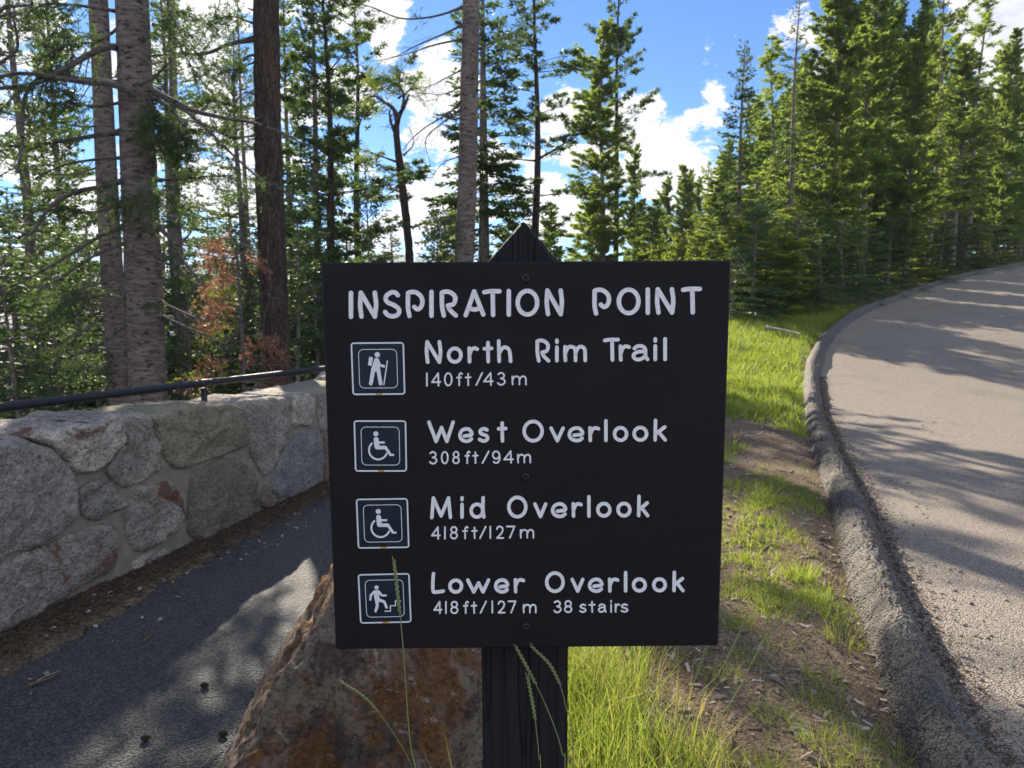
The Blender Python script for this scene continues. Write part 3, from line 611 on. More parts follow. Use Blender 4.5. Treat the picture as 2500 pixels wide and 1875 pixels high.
# ------------------------------------------------------------------ stone wall with handrail
W0 = np.array([-2.42, 3.2]); WD = norm(np.array([0.79, 2.82])); WN = np.array([WD[1], -WD[0]])     # along, outward (to the path)
def wall_uv(px, py, off=0.0):
    r = ray(px, py); o = W0 + WN * off; t = ((o - EYE[:2]) @ WN) / (r[:2] @ WN); p = EYE + r * t
    return np.array([(p[:2] - W0) @ WD, p[2]])
def wpt(u, v, d): return np.stack([W0[0] + WD[0] * u + WN[0] * d, W0[1] + WD[1] * u + WN[1] * d, v], -1)
M_stone, t = mat('wall_stone')
oi = t.new('ShaderNodeObjectInfo'); n1 = t.noise(t.obj, 5, 7, 0.65, 0.3); n2 = t.noise(t.obj, 38, 5, 0.7); n3 = t.noise(t.obj, 3.3, 5, 0.6, 0.6); v1 = t.voro(t.obj, 70, 'F1')
base = t.mix(t.ramp(n1, 0.3, 0.7, 0, 1), t.mix(0.45, oi.outputs['Color'], (0.05, 0.045, 0.045), 'MIX'), oi.outputs['Color'])
n6 = t.noise(t.obj, 95, 5, .75); base = t.mix(t.ramp(n2, 0.38, 0.52, 0.6, 0.0), base, (0.08, 0.07, 0.065)); base = t.mix(t.ramp(n6, 0.36, 0.5, 0.6, 0.0), base, (0.06, 0.052, 0.048)); base = t.mix(t.ramp(n2, 0.60, 0.68, 0, 0.5), base, (0.56, 0.53, 0.5))
thr = t.math('SUBTRACT', 0.78, t.math('MULTIPLY', oi.outputs['Alpha'], 0.3))
base = t.mix(t.math('MULTIPLY', t.ramp(t.math('SUBTRACT', t.math('ADD', n3, t.math('MULTIPLY', t.math('SUBTRACT', n2, .5), .35)), thr), 0.0, 0.05), 0.85), base, (0.13, 0.055, 0.025))
t.put(t.b.inputs['Base Color'], base); t.b.inputs['Roughness'].default_value = 0.92
bump(t, t.math('ADD', t.math('ADD', n2, t.math('MULTIPLY', n1, 0.8)), t.math('MULTIPLY', v1, 0.35)), 1.0, 0.022)
M_mortar, t = mat('mortar'); n1 = t.noise(t.obj, 12, 5, 0.6); t.put(t.b.inputs['Base Color'], t.mix(t.ramp(n1, .3, .7), (0.165, 0.145, 0.112), (0.24, 0.21, 0.165))); t.b.inputs['Roughness'].default_value = .95; bump(t, n1, .6, .012)
KS = 2212 / 820
wall = empty('stone_wall', (W0[0], W0[1], 0), 'low mortared wall of big grey and pink fieldstones along the path', 'wall')
def stone(pts, thick, col, rust, front=0.035, seed=0, px=True, label=None, topback=None):
    P = np.array([wall_uv(p[0] / KS, 900 + p[1] / KS, 0.03) for p in pts]) if px else np.array(pts, float)
    if px: P[:, 1] = P[:, 1] - .05 * np.clip((P[:, 1] - .7) / .22, 0, 1.2)
    area = 0.5 * np.sum(P[:, 0] * np.roll(P[:, 1], -1) - P[:, 1] * np.roll(P[:, 0], -1))
    if area < 0: P = P[::-1]
    c = P.mean(0); Q = np.vstack([P, P[:1]]); Q = Q[:-1] if False else Q
    # rounded, evenly resampled outline
    n = 72; d = np.concatenate([[0], np.cumsum(np.linalg.norm(np.diff(Q, axis=0), axis=1))]); s = np.linspace(0, d[-1], n, endpoint=False)
    B = np.stack([np.interp(s, d, Q[:, 0]), np.interp(s, d, Q[:, 1])], -1)
    for _ in range(1): B = 0.25 * np.roll(B, 1, 0) + 0.5 * B + 0.25 * np.roll(B, -1, 0)
    B = B + 0.012 * np.stack([vnoise(np.stack([s * 9, 0 * s, 0 * s], -1), seed + 5), vnoise(np.stack([s * 9, 0 * s + 3, 0 * s], -1), seed + 6)], -1)
    B = c + (B - c) * (1 + .010 / np.maximum(np.linalg.norm(B - c, axis=1, keepdims=True), .05)); sc = [0.12, .26, .4, .54, .66, .77, .86, .92, .96, .985, 1.0, 1.0, 1.0, .995, .98]
    f = front; dp = [f * 1.1, f * 1.1, f * 1.08, f * 1.05, f * 1.02, f * .98, f * .9, f * .72, f * .35, -f * .35, -f * 1.1, -.08, -.2, -thick * .8, -thick]
    V = []
    for a, b in zip(sc, dp):
        V.append(wpt(c[0] + (B[:, 0] - c[0]) * a, c[1] + (B[:, 1] - c[1]) * a, np.full(n, b)))
    V = np.array(V); flat = V.reshape(-1, 3)
    out3 = np.concatenate([np.stack([WN[0] * np.ones(n) * (1 if b > 0 else 0), WN[1] * np.ones(n) * (1 if b > 0 else 0), np.zeros(n)], -1)[None] for b in dp]) 
    rad = (B - c); rad = rad / np.linalg.norm(rad, axis=1, keepdims=True); rad3 = np.stack([WD[0] * rad[:, 0], WD[1] * rad[:, 0], rad[:, 1]], -1)
    wgt = np.clip((np.array(sc) - .8) / .2, 0, 1)[:, None, None]
    dirs = norm(out3 * (1 - wgt * .6) + rad3[None] * wgt)
    nz = 0.034 * fbm(flat * 5.5, seed, 3, .5) + 0.026 * fbm(flat * 16, seed + 9, 4, .6)
    ridge = -0.018 * np.clip(0.12 - np.abs(vnoise(flat * np.array([4, 4, 9]), seed + 31)), 0, 1) / .12 * 0.5
    V = V + dirs * (nz + ridge).reshape(len(sc), n)[..., None]
    mb = MB(); m_ = len(sc); ii = np.arange(m_ - 1)[:, None] * n; j = np.arange(n)[None]; j2 = (j + 1) % n
    ctr = wpt(c[0], c[1], f + 0.004) + 0
    flat = np.vstack([V.reshape(-1, 3), ctr[None]])
    mb.add(flat, [np.stack([ii + j, ii + n + j, ii + n + j2, ii + j2], -1).reshape(-1, 4), np.stack([np.full(n, len(flat) - 1), np.arange(n), (np.arange(n) + 1) % n], -1), np.arange((m_ - 1) * n, m_ * n)[None]])
    # object origin at the stone's centre so that textures differ from stone to stone
    o = mb.build('stone', M_stone, wall, loc=None); o.color = (*col, rust)
    off = Vector((seed * 3.1, seed * 1.7, seed * 2.3))
    o.data.transform(Matrix.Translation(off)); o.location = Vector((0, 0, 0)) - off - Vector((W0[0], W0[1], 0))
    if label: o['label'] = label
    return o
GR = (0.42, 0.375, 0.325); PK = (0.43, 0.365, 0.305); LT = (0.58, 0.51, 0.42); OL = (0.35, 0.305, 0.205); SM = (0.30, 0.285, 0.265); DK = (0.24, 0.195, 0.135)
stone([(-260, 430), (-60, 405), (60, 405), (200, 412), (270, 436), (370, 500), (440, 570), (480, 680), (500, 800), (510, 920), (495, 1000), (430, 1080), (300, 1150), (150, 1230), (0, 1280), (-200, 1330)], .45, GR, .1, .05, 1, label='huge pale grey stone at the end of the top course')
stone([(255, 395), (330, 330), (450, 305), (600, 300), (730, 305), (800, 335), (828, 400), (800, 480), (740, 570), (680, 650), (620, 690), (540, 700), (490, 670), (460, 600), (400, 520), (320, 450)], .5, LT, .62, .055, 2, label='light cap stone with a small rust blotch')
stone([(620, 285), (730, 258), (860, 245), (950, 240), (1000, 280), (1025, 370), (1065, 500), (1083, 640), (1060, 690), (950, 770), (860, 800), (790, 780), (705, 690), (720, 630), (770, 560), (830, 470), (850, 390), (800, 330)], .5, PK, .3, .035, 3, label='pinkish stone with dark pits')
stone([(985, 255), (1150, 215), (1350, 190), (1510, 185), (1575, 220), (1620, 300), (1645, 430), (1652, 520), (1500, 570), (1350, 622), (1240, 662), (1170, 670), (1090, 600), (1065, 480), (1025, 350)], .5, OL, .25, .045, 4, label='large olive grey stone under the rail post')
stone([(1590, 200), (1700, 165), (1880, 160), (1930, 200), (1938, 310), (1920, 410), (1870, 560), (1820, 660), (1780, 712), (1720, 680), (1665, 600), (1652, 500), (1645, 400), (1625, 290)], .5, PK, .2, .03, 5)
stone([(1945, 160), (2040, 130), (2082, 180), (2092, 300), (2072, 360), (1960, 385), (1935, 370)], .5, LT, .15, .03, 6)
stone([(2098, 140), (2200, 120), (2270, 130), (2280, 410), (2135, 420), (2102, 320)], .5, GR, .2, .03, 7)
stone([(540, 800), (600, 760), (650, 740), (700, 730), (790, 820), (835, 890), (810, 930), (700, 985), (580, 1015), (560, 960), (540, 880)], .2, (.33, .30, .25), .1, .03, 8)
stone([(875, 815), (1000, 770), (1150, 740), (1210, 760), (1230, 860), (1245, 1000), (1220, 1060), (1100, 1130), (960, 1230), (900, 1215), (850, 1100), (840, 950)], .3, PK, .75, .03, 9, label='stone with a vertical rust brown streak')
stone([(-260, 1360), (-60, 1305), (150, 1240), (400, 1120), (560, 1060), (700, 1020), (780, 1030), (805, 1100), (800, 1250), (770, 1330), (600, 1420), (400, 1540), (250, 1640), (0, 1760), (-260, 1850)], .35, PK, .85, .045, 10, label='long bottom stone with a wide rust band')
stone([(1270, 690), (1380, 622), (1500, 582), (1565, 590), (1680, 660), (1712, 750), (1728, 920), (1660, 1020), (1500, 1100), (1380, 1140), (1250, 1110), (1250, 900)], .35, DK, .35, .045, 11, label='dark rough stone in the bottom course')
stone([(1910, 455), (2010, 412), (2095, 370), (2122, 430), (2132, 560), (2127, 730), (2040, 800), (1970, 848), (1850, 848), (1785, 805), (1800, 720), (1850, 600)], .35, SM, .0, .04, 12, label='smooth blue grey stone')
stone([(1735, 755), (1770, 760), (1822, 880), (1805, 915), (1735, 905)], .2, (.24, .17, .14), .5, .02, 13)
stone([(890, 1280), (1000, 1222), (1130, 1180), (1155, 1215), (1000, 1320), (900, 1350)], .2, LT, .1, .02, 14)
stone([(2145, 440), (2260, 430), (2280, 520), (2290, 640), (2150, 760), (2140, 600)], .3, (.26, .17, .13), .8, .03, 15)
# further stones past the sign and before the frame
g = np.random.default_rng(5)
for a0, a1 in ((-2.7, -0.45), (3.4, 6.2)):
    for row in range(2):
        u = a0 + row * 0.15
        while u < a1:
            wd_ = g.uniform(.4, .75); z0, z1 = (-.08, .42) if row == 0 else (.46, .9 + g.uniform(-.04, .05))
            q = [(u + .02, z0 + .02), (u + wd_ * .5, z0 + g.uniform(-.02, .03)), (u + wd_ - .03, z0 + .03), (u + wd_ - g.uniform(0, .06), (z0 + z1) / 2), (u + wd_ - .05, z1 - .02), (u + wd_ * .45, z1 + g.uniform(-.01, .03)), (u + .03, z1 - .04), (u + g.uniform(0, .03), (z0 + z1) / 2)]
            stone(q, .45, (GR, PK, LT, OL)[g.integers(4)], g.uniform(0, .5), .035, int(g.integers(20, 900)), px=False); u += wd_ + .03
mb = MB(); us = np.arange(-2.8, 6.25, .06); vs = np.linspace(-.25, .80, 20)
U, Vv = np.meshgrid(us, vs); dpt = 0.004 + 0.012 * fbm(np.stack([U * 6, Vv * 6, 0 * U], -1), 71, 3)
Ff = wpt(U, Vv, dpt); Bb = wpt(U, Vv, np.full_like(U, -.5)); nu = len(us)
ii = np.arange(19)[:, None] * nu + np.arange(nu - 1)[None]; Qf = np.stack([ii, ii + 1, ii + nu + 1, ii + nu], -1).reshape(-1, 4)
nV = U.size; top = np.arange(nu - 1) + 19 * nu
mb.add(np.vstack([Ff.reshape(-1, 3), Bb.reshape(-1, 3)]), [Qf, Qf[:, ::-1] + nV, np.stack([top, top + 1, top + 1 + nV, top + nV], -1)])
o = mb.build('mortar', M_mortar, wall); o.location = (-W0[0], -W0[1], 0)

M_rail, t = simple('black_rail_paint', (0.010, 0.012, 0.016), 0.5, 0.35)
n1 = t.noise(t.obj, 60, 4); bump(t, n1, 0.12, 0.002)
ra = wall_uv(0, 999, -.22); rb = wall_uv(482, 931.5, -.22); rc = wall_uv(790, 902, -.22)
A_ = np.array([ra, rb, rc]); cf = np.polyfit(A_[:, 0], A_[:, 1], 1)
rail = empty('handrail', tuple(wpt(0, .85, -.22)), 'black round metal handrail standing on the stone wall', 'handrail')
def shift(o): o.location = -Vector(rail.location); return o
mb = MB(); uu = np.linspace(-2.8, 6.2, 40); tube(mb, wpt(uu, np.polyval(cf, uu), np.full(40, -.22)), .0245, 16); shift(mb.build('rail', M_rail, rail))
for u in (rb[0] + .06, rb[0] - 2.0 + .06, rb[0] + 2.2):
    zt = np.polyval(cf, u); mb = MB(); tube(mb, wpt(np.array([u, u]), np.array([zt - .035, zt - .32]), np.array([-.22, -.22])), .021, 14); p_ = shift(mb.build('rail_post', M_rail, rail))
    mb = MB(); uu = np.array([u - .055, u + .045]); tube(mb, wpt(uu, np.polyval(cf, uu), np.full(2, -.22)), .0275, 16); shift(mb.build('collar', M_rail, rail))

# ------------------------------------------------------------------ boulder
mb = MB(); import bmesh
bm = bmesh.new(); bmesh.ops.create_icosphere(bm, subdivisions=7, radius=1.0)
V = np.array([v.co[:] for v in bm.verts]); Fq = np.array([[v.index for v in f.verts] for f in bm.faces]); bm.free()
dirs = V.copy()
planes = [((-.83, -.10, .52), .44), ((0.0, -1, .22), .36), ((.55, -.55, .55), .46), ((.35, .2, .95), .62), ((1, 0, .1), .42), ((0, 1, .2), .45), ((-1, .4, .1), .62), ((-.35, -.75, .55), .50), ((0, 0, -1), .4)]
rr = np.full(len(dirs), 9.0)
for nrm_, d in planes:
    nn = np.array(nrm_) / np.linalg.norm(nrm_); k = dirs @ nn; rr = np.minimum(rr, np.where(k > 1e-3, d / np.maximum(k, 1e-3), 9))
P = dirs * rr[:, None]
P = P + dirs * (0.035 * fbm(P * 4, 81, 4, .55) + 0.024 * fbm(P * 15, 83, 5, .62) - 0.03 * np.clip(fbm(P * np.array([7, 7, 4]), 88, 3) - .12, 0, .2) / .2 - 0.02 * np.clip(.08 - np.abs(vnoise(P * np.array([5, 5, 3]), 85)), 0, 1) / .08 * .6)[:, None]
P = P * np.array([.96, .9, .98]) + np.array([-.385, 1.98, .14])
mb.add(P, [Fq])
m, t = mat('rusty_boulder')
n1 = t.noise(t.obj, 4.2, 9, 0.66, 0.5); n2 = t.noise(t.obj, 8.5, 9, 0.72, 0.6); n3 = t.noise(t.obj, 60, 6, 0.75); n4 = t.noise(t.obj, 5.5, 10, .74, .8); v1 = t.voro(t.obj, 75, 'F1'); n5 = t.noise(t.obj, 2.3, 9, .68, .5)
col = t.mix(t.ramp(n1, .44, .54), (0.28, 0.135, 0.06), (0.37, 0.28, 0.20)); col = t.mix(t.ramp(n2, .52, .57), col, (0.17, 0.125, 0.105)); col = t.mix(t.ramp(n5, .56, .61, 0, .8), col, (0.34, 0.15, 0.045))
lich = t.ramp(t.math('ADD', n4, t.math('MULTIPLY', t.math('SUBTRACT', n3, .5), .25)), .585, .62, 0, .9)
col = t.mix(lich, col, (0.52, 0.49, 0.45)); col = t.mix(t.ramp(n3, .36, .56, .65, 0), col, (0.045, 0.026, 0.018)); col = t.mix(t.ramp(n3, .62, .68, 0, .6), col, (0.38, 0.32, 0.26))
t.put(t.b.inputs['Base Color'], col); t.b.inputs['Roughness'].default_value = .9
bump(t, t.math('ADD', t.math('ADD', t.math('MULTIPLY', n3, 1.4), n2), t.math('ADD', t.math('MULTIPLY', v1, .5), t.math('MULTIPLY', n4, 1.2))), 1.0, .03)
tag(mb.build('boulder', m), 'rust brown boulder with grey lichen behind the sign post', 'boulder')

# ------------------------------------------------------------------ trees
class Tree:                                          # gathers wood and needles of one tree in its own space
    def __init__(s): s.wood = MB(); s.crown = MB()
def branch_set(tr, base, dirh, length, rise, droop, r0, g, nseg=5, ns=4, wood=True):
    """many branches at once: base (n,3), dirh (n,3) horizontal unit, returns sampler of points"""
    n = len(base)
    def pt(idx, t):
        L = length[idx]; x = L * t
        p = base[idx] + dirh[idx] * x[:, None]
        p[:, 2] += rise[idx] * x + droop[idx] * x * t * 1.0
        return p
    if wood:
        ts = np.linspace(0, 1, nseg)
        for i in range(n):
            P = pt(np.full(nseg, i), ts); tube(tr.wood, P, r0[i] * (1 - .85 * ts), ns, cap=False)
    return pt
def spruce(tr, H, Rad, clear, g, per_m=9, leafL=.10, leafW=.032, dens=1.0, dead=0.0, r_base=.16, lean=(0, 0), ragged=.35, up=0.35, drp=-.62):
    tz = np.linspace(0, H, 14); px = lean[0] * (tz / H) ** 1.3 + .05 * np.sin(tz * .7 + g.random() * 6); py = lean[1] * (tz / H) ** 1.3
    tube(tr.wood, np.stack([px, py, tz - .3], -1), r_base * (1 - .93 * tz / H) * (1 + .5 * np.exp(-tz / .25)), 10)
    n = int(per_m * H * (1 - clear)); u = g.random(n); u = np.sort(np.where(g.random(n) < .75, (np.floor(u * H * 2.2) + .5 + g.normal(0, .12, n)).clip(0, H * 2.2) / (H * 2.2), u)).clip(0, 1); z = clear * H + u * (H * .99 - clear * H)
    az = g.random(n) * 6.283; rel = 1 - (z - clear * H) / (H - clear * H)
    lump = 1 + ragged * 2.0 * vnoise(np.stack([np.cos(az) * 1.1 + 7, np.sin(az) * 1.1, z * .9], -1), int(g.integers(1000)))
    L = Rad * (rel ** .75 * .95 + .06) * g.uniform(.72, 1.12, n) * lump; L = np.maximum(L, .1)
    rise = np.where(rel < .35, up + (.35 - rel) * 1.6, up * (1 - rel) - .12) + g.normal(0, .1, n); droop = drp * rel * g.uniform(.5, 1.2, n) + .25
    dh = np.stack([np.cos(az), np.sin(az), 0 * az], -1)
    base = np.stack([np.interp(z, tz, px), np.interp(z, tz, py), z - .3], -1)
    pt = branch_set(tr, base, dh, L, rise, droop, .006 + .012 * L / Rad * (Rad / 1.6), g, 5, 3)
    # twigs
    live = g.random(n) >= dead
    cnt = np.where(live, np.maximum(3, (L / .075 * dens)).astype(int), 0); bi = np.repeat(np.arange(n), cnt)
    t = g.random(len(bi)) ** .8 * .88 + .12; P = pt(bi, t); side = g.choice([-1, 1], len(bi))
    lat = np.stack([-dh[bi, 1], dh[bi, 0], 0 * t], -1) * side[:, None]
    tl = (.34 * L[bi] * (1.08 - t) + .07) * g.uniform(.6, 1.2, len(bi)); sl = rise[bi] + droop[bi] * 2 * t
    tdir = norm(dh[bi] * .75 + lat * .75 + np.stack([0 * t, 0 * t, sl * .6 - .12 + g.normal(0, .12, len(bi))], -1))
    c2 = np.maximum(2, (tl / (leafL * .42)).astype(int)); ti = np.repeat(np.arange(len(bi)), c2); s = g.random(len(ti))
    Q = P[ti] + tdir[ti] * (tl[ti] * s)[:, None]
    dv = norm(tdir[ti] + .75 * norm(g.normal(size=Q.shape)) + np.array([0, 0, .12]))
    leaves(tr.crown, Q, dv, leafL * g.uniform(.7, 1.25, len(Q)), leafW * g.uniform(.8, 1.3, len(Q)), g)
def pine(tr, H, Rad, clear, g, per_m=5.5, tuftL=.15, leafW=.026, tuft=13, dens=1.0, r_base=.15, lean=(0, 0), shape=.6, bulge=.0, ragged=.5, deadlow=.0):
    tz = np.linspace(0, H, 16); wob = g.random(2) * 6
    px = lean[0] * (tz / H) + .10 * np.sin(tz * .5 + wob[0]) * tz / H; py = lean[1] * (tz / H) + .06 * np.sin(tz * .45 + wob[1])
    tube(tr.wood, np.stack([px, py, tz - .3], -1), r_base * (1 - .9 * tz / H) * (1 + .4 * np.exp(-tz / .3)), 10)
    n = int(per_m * H * (1 - clear)); u = g.random(n); z = clear * H + u * (H * .995 - clear * H); az = g.random(n) * 6.283
    rel = 1 - (z - clear * H) / (H - clear * H)
    lump = 1 + ragged * 2.2 * vnoise(np.stack([np.cos(az) * 1.2 + 3, np.sin(az) * 1.2, z * .8], -1), int(g.integers(1000)))
    prof = (rel ** shape) * (1 - bulge * np.clip((rel - .7) / .3, 0, 1)) + .07
    L = np.maximum(Rad * prof * g.uniform(.6, 1.1, n) * lump, .12); rise = .32 + .55 * (1 - rel) + g.normal(0, .18, n) - .30 * rel; droop = g.uniform(-.15, .45, n)
    dh = np.stack([np.cos(az), np.sin(az), 0 * az], -1); base = np.stack([np.interp(z, tz, px), np.interp(z, tz, py), z - .3], -1)
    pt = branch_set(tr, base, dh, L, rise, droop, .006 + .010 * L, g, 5, 3)
    if deadlow > 0:
        m_ = int(deadlow * H * clear); zz = g.uniform(.08, 1, m_) * clear * H; a2 = g.random(m_) * 6.283; d2 = np.stack([np.cos(a2), np.sin(a2), 0 * a2], -1)
        branch_set(tr, np.stack([np.interp(zz, tz, px), np.interp(zz, tz, py), zz - .3], -1), d2, g.uniform(.4, 1.3, m_), g.normal(-.1, .2, m_), g.normal(-.1, .2, m_), np.full(m_, .009), g, 5, 3)
    cnt = np.maximum(2, L / .13 * dens).astype(int); bi = np.repeat(np.arange(n), cnt); t = 1 - g.random(len(bi)) ** 1.3 * .72
    P = pt(bi, t); rnd = norm(g.normal(size=P.shape)); off = (.20 * L[bi] * (1.15 - t) + .05)[:, None] * rnd; off[:, 2] = np.abs(off[:, 2]) * .7
    P = P + off; tdir = norm(dh[bi] * .6 + rnd * .5 + np.array([0, 0, .55]))
    ti = np.repeat(np.arange(len(bi)), tuft); dv = norm(tdir[ti] * .55 + norm(g.normal(size=(len(ti), 3))) * .8)
    leaves(tr.crown, P[ti] - tdir[ti] * (g.random(len(ti)) * .10)[:, None], dv, tuftL * g.uniform(.6, 1.15, len(ti)), leafW, g)
def finish(tr, name, loc, rz, sc, label, cat, group, mb_bark, mb_leaf):
    r = empty(name, loc, label, cat, group); r.rotation_euler = (0, 0, rz); r.scale = sc
    tr.wood.build('trunk', mb_bark, r); tr.crown.build('crown', mb_leaf, r, smooth=False); return r
SPEC = {  # prototypes: height, radius, builder
 'spruce_full': (14, 1.55, lambda t, g: spruce(t, 14, 1.55, .02, g, 22, .13, .055, 1.9), 'spruce_tree', M_bark_tan, M_spruce),
 'spruce_loose': (16, 1.9, lambda t, g: spruce(t, 16, 1.9, .06, g, 13, .12, .044, 1.5, .10, .17), 'spruce_tree', M_bark_gray, M_spruce),
 'spruce_slim': (16, 1.0, lambda t, g: spruce(t, 16, 1.0, .10, g, 14, .13, .048, 1.5, .1, .14, ragged=.55), 'spruce_tree', M_bark_tan, M_spruce),
 'spruce_young': (5, 1.25, lambda t, g: spruce(t, 5, 1.25, .0, g, 34, .10, .036, 1.4, 0, .06), 'young_spruce', M_bark_tan, M_spruce),
 'pine_full': (15, 1.8, lambda t, g: pine(t, 15, 1.8, .10, g, 26, .115, .032, 22, 3.6, .16, shape=.72, bulge=.15, deadlow=3), 'pine_tree', M_bark_tan, M_pine),
 'pine_full_b': (15, 1.7, lambda t, g: pine(t, 15, 1.7, .30, g, 25, .115, .032, 22, 3.5, .17, shape=.8, bulge=.4, ragged=.7, deadlow=3), 'pine_tree', M_bark_tan, M_pine),
 'pine_spire': (16, 1.25, lambda t, g: pine(t, 16, 1.25, .12, g, 26, .115, .032, 20, 3.6, .13, shape=.6, bulge=.3, ragged=.8, deadlow=3), 'pine_tree', M_bark_tan, M_pine),
 'pine_sparse': (18, 1.7, lambda t, g: pine(t, 18, 1.7, .26, g, 6.0, .18, .040, 16, 1.7, .15, shape=.35, bulge=.4, ragged=.9, deadlow=4), 'pine_tree', M_bark_dark, M_spruce),
 'pine_thin': (16, 1.0, lambda t, g: pine(t, 16, 1.0, .20, g, 9, .18, .042, 13, 1.8, .11, shape=.5, ragged=.8, deadlow=5), 'pine_tree', M_bark_tan, M_pine),
 'pine_young': (6, 1.1, lambda t, g: pine(t, 6, 1.1, .04, g, 22, .16, .040, 13, 1.8, .06, shape=.7), 'young_pine', M_bark_tan, M_lime),
}
protos = {}
def plant(kind, px, d, top, rad=None, label='', group=None, H=None, dz=0, seed=None):
    h0, r0, fn, name, mbk, mlf = SPEC[kind]
    x = (px - 1250) / F * d * 0.993; z = gz(x, d) + dz
    if H is None:
        el = math.atan((937.5 - top) / F) - PITCH; H = CAMH + d * math.tan(el) - z
    sz = H / h0; sx = (rad / r0) if rad else (sz * .5 + .5); rz = random.Random(int(px * 7 + d * 31)).random() * 6.283
    cat = 'tree'
    if kind not in protos:
        tr = Tree(); fn(tr, np.random.default_rng(sum(map(ord, kind))))
        protos[kind] = finish(tr, name, (x, d, z), rz, (sx, sx, sz), label, cat, group, mbk, mlf); return protos[kind]
    return dup(protos[kind], (x, d, z), rz, (sx, sx, sz), label, group)
# --- right of the sign
plant('spruce_full', 1795, 22, 82, 1.15, 'tall dark spruce standing first right of the cloud gap')
plant('pine_spire', 1758, 30, 370, 1.2, 'shorter pale green pine beside the cloud gap, left of the tall spruce')
plant('pine_thin', 1868, 27, 70, 1.2, 'thin scraggly pine with half bare top between two spruces')
plant('spruce_slim', 1918, 24, -40, .95, 'tallest narrow spruce with its spire past the top edge')
plant('pine_spire', 1960, 30, 180, 1.2, 'medium pine filling the gap beside the narrow spruce')
plant('pine_full', 2015, 25, -90, 1.75, 'huge bushy pine left of the pair with pale bare trunks')
plant('pine_full_b', 2095, 27, -190, 1.7, 'huge bushy pine with a pale straight lower trunk')
plant('pine_spire', 2135, 29, -60, 1.2, 'tall dark spire between the huge bushy pine and the pointed pine')
plant('pine_full', 2205, 28, -20, 1.35, 'bright green pointed pine in front of darker pines')
plant('pine_thin', 2262, 33, -90, 1.4, 'thin pine with a wispy crown high above the road')
plant('pine_full_b', 2318, 37, 90, 1.8, 'broad pine with a pale forked upper trunk')
plant('pine_thin', 2352, 40, -60, 1.5, 'half dead pine with bare upper branches beside the right cloud')
plant('pine_full', 2425, 44, 60, 1.8, 'bushy pine standing against the right hand cloud')
plant('pine_spire', 2480, 50, 110, 1.8, 'slender pine near the right edge above the road bend')
plant('pine_full', 2570, 56, 20, 2.4, 'pine farthest to the right above the bend')
for px, d, top, kd in ((1835, 35, 230, 'pine_spire'), (1900, 38, 200, 'pine_full_b'), (1945, 42, 120, 'pine_spire'), (1985, 37, 60, 'spruce_full'), (2065, 40, 0, 'pine_full'), (2110, 44, 60, 'pine_spire'), (2150, 40, 20, 'spruce_full'), (2190, 46, 90, 'pine_spire'), (2245, 45, 40, 'pine_full_b'), (2300, 50, 150, 'spruce_full'), (2345, 54, 190, 'pine_spire'), (2380, 55, 200, 'pine_full'), (2450, 60, 190, 'spruce_full'), (2520, 66, 120, 'pine_full_b'), (1800, 42, 330, 'pine_spire'), (1860, 46, 280, 'pine_spire'), (2040, 48, 30, 'pine_spire'), (2090, 50, 40, 'pine_full'), (2170, 52, 70, 'pine_full'), (2225, 54, 100, 'pine_spire'), (2270, 58, 130, 'pine_full_b'), (1925, 50, 160, 'pine_full'), (2410, 64, 210, 'pine_full'), (2480, 70, 200, 'pine_spire')):
    plant(kd, px, d, top, 1.7, 'conifer in the second row behind the bushy pines at the road', 'second row of conifers above the road')
for px, d, top, kd in ((2160, 31, 420, 'pine_thin'), (2290, 36, 330, 'pine_thin'), (2380, 42, 300, 'pine_thin'), (2335, 39, 380, 'pine_thin'), (2440, 46, 360, 'pine_thin')):
    plant(kd, px, d, top, .8, 'slender young pine stem at the kerb below the tall pines', 'slender pines along the far kerb')
for px, d, top, rd in ((1792, 17.6, 590, 1.1), (1838, 18.6, 470, 1.3), (1890, 19.2, 560, 1.4), (1945, 20, 500, 1.5), (2000, 21.3, 560, 1.5), (2050, 22.4, 520, 1.6), (2105, 24.5, 545, 1.7), (2165, 27, 520, 1.8), (2225, 30.5, 545, 2), (2290, 34.5, 530, 2.1), (2350, 38.5, 540, 2.3), (2410, 43, 525, 2.4), (2470, 48, 535, 2.6), (2530, 53, 530, 2.6)):
    plant('spruce_young' if int(px) % 3 else 'pine_young', px, d, top, rd, 'dark bushy young conifer at the forest edge beside the kerb', 'young conifers along the forest edge')
for px, d, rd in ((1815, 21, 1.6), (1870, 22, 1.7), (1925, 23, 1.7), (1985, 24, 1.8), (2045, 26, 1.9), (2110, 29, 2.0), (2180, 33, 2.1), (2250, 38, 2.3), (2320, 43, 2.5), (2390, 48, 2.7), (2450, 54, 2.9), (2520, 60, 3), (1860, 28, 2.2), (2000, 31, 2.4), (2140, 37, 2.6), (2280, 48, 3)):
    plant('pine_young' if int(d) % 2 else 'spruce_young', px, d, 500, rd, 'bushy undergrowth conifer in the shade behind the forest edge', 'undergrowth conifers behind the forest edge')
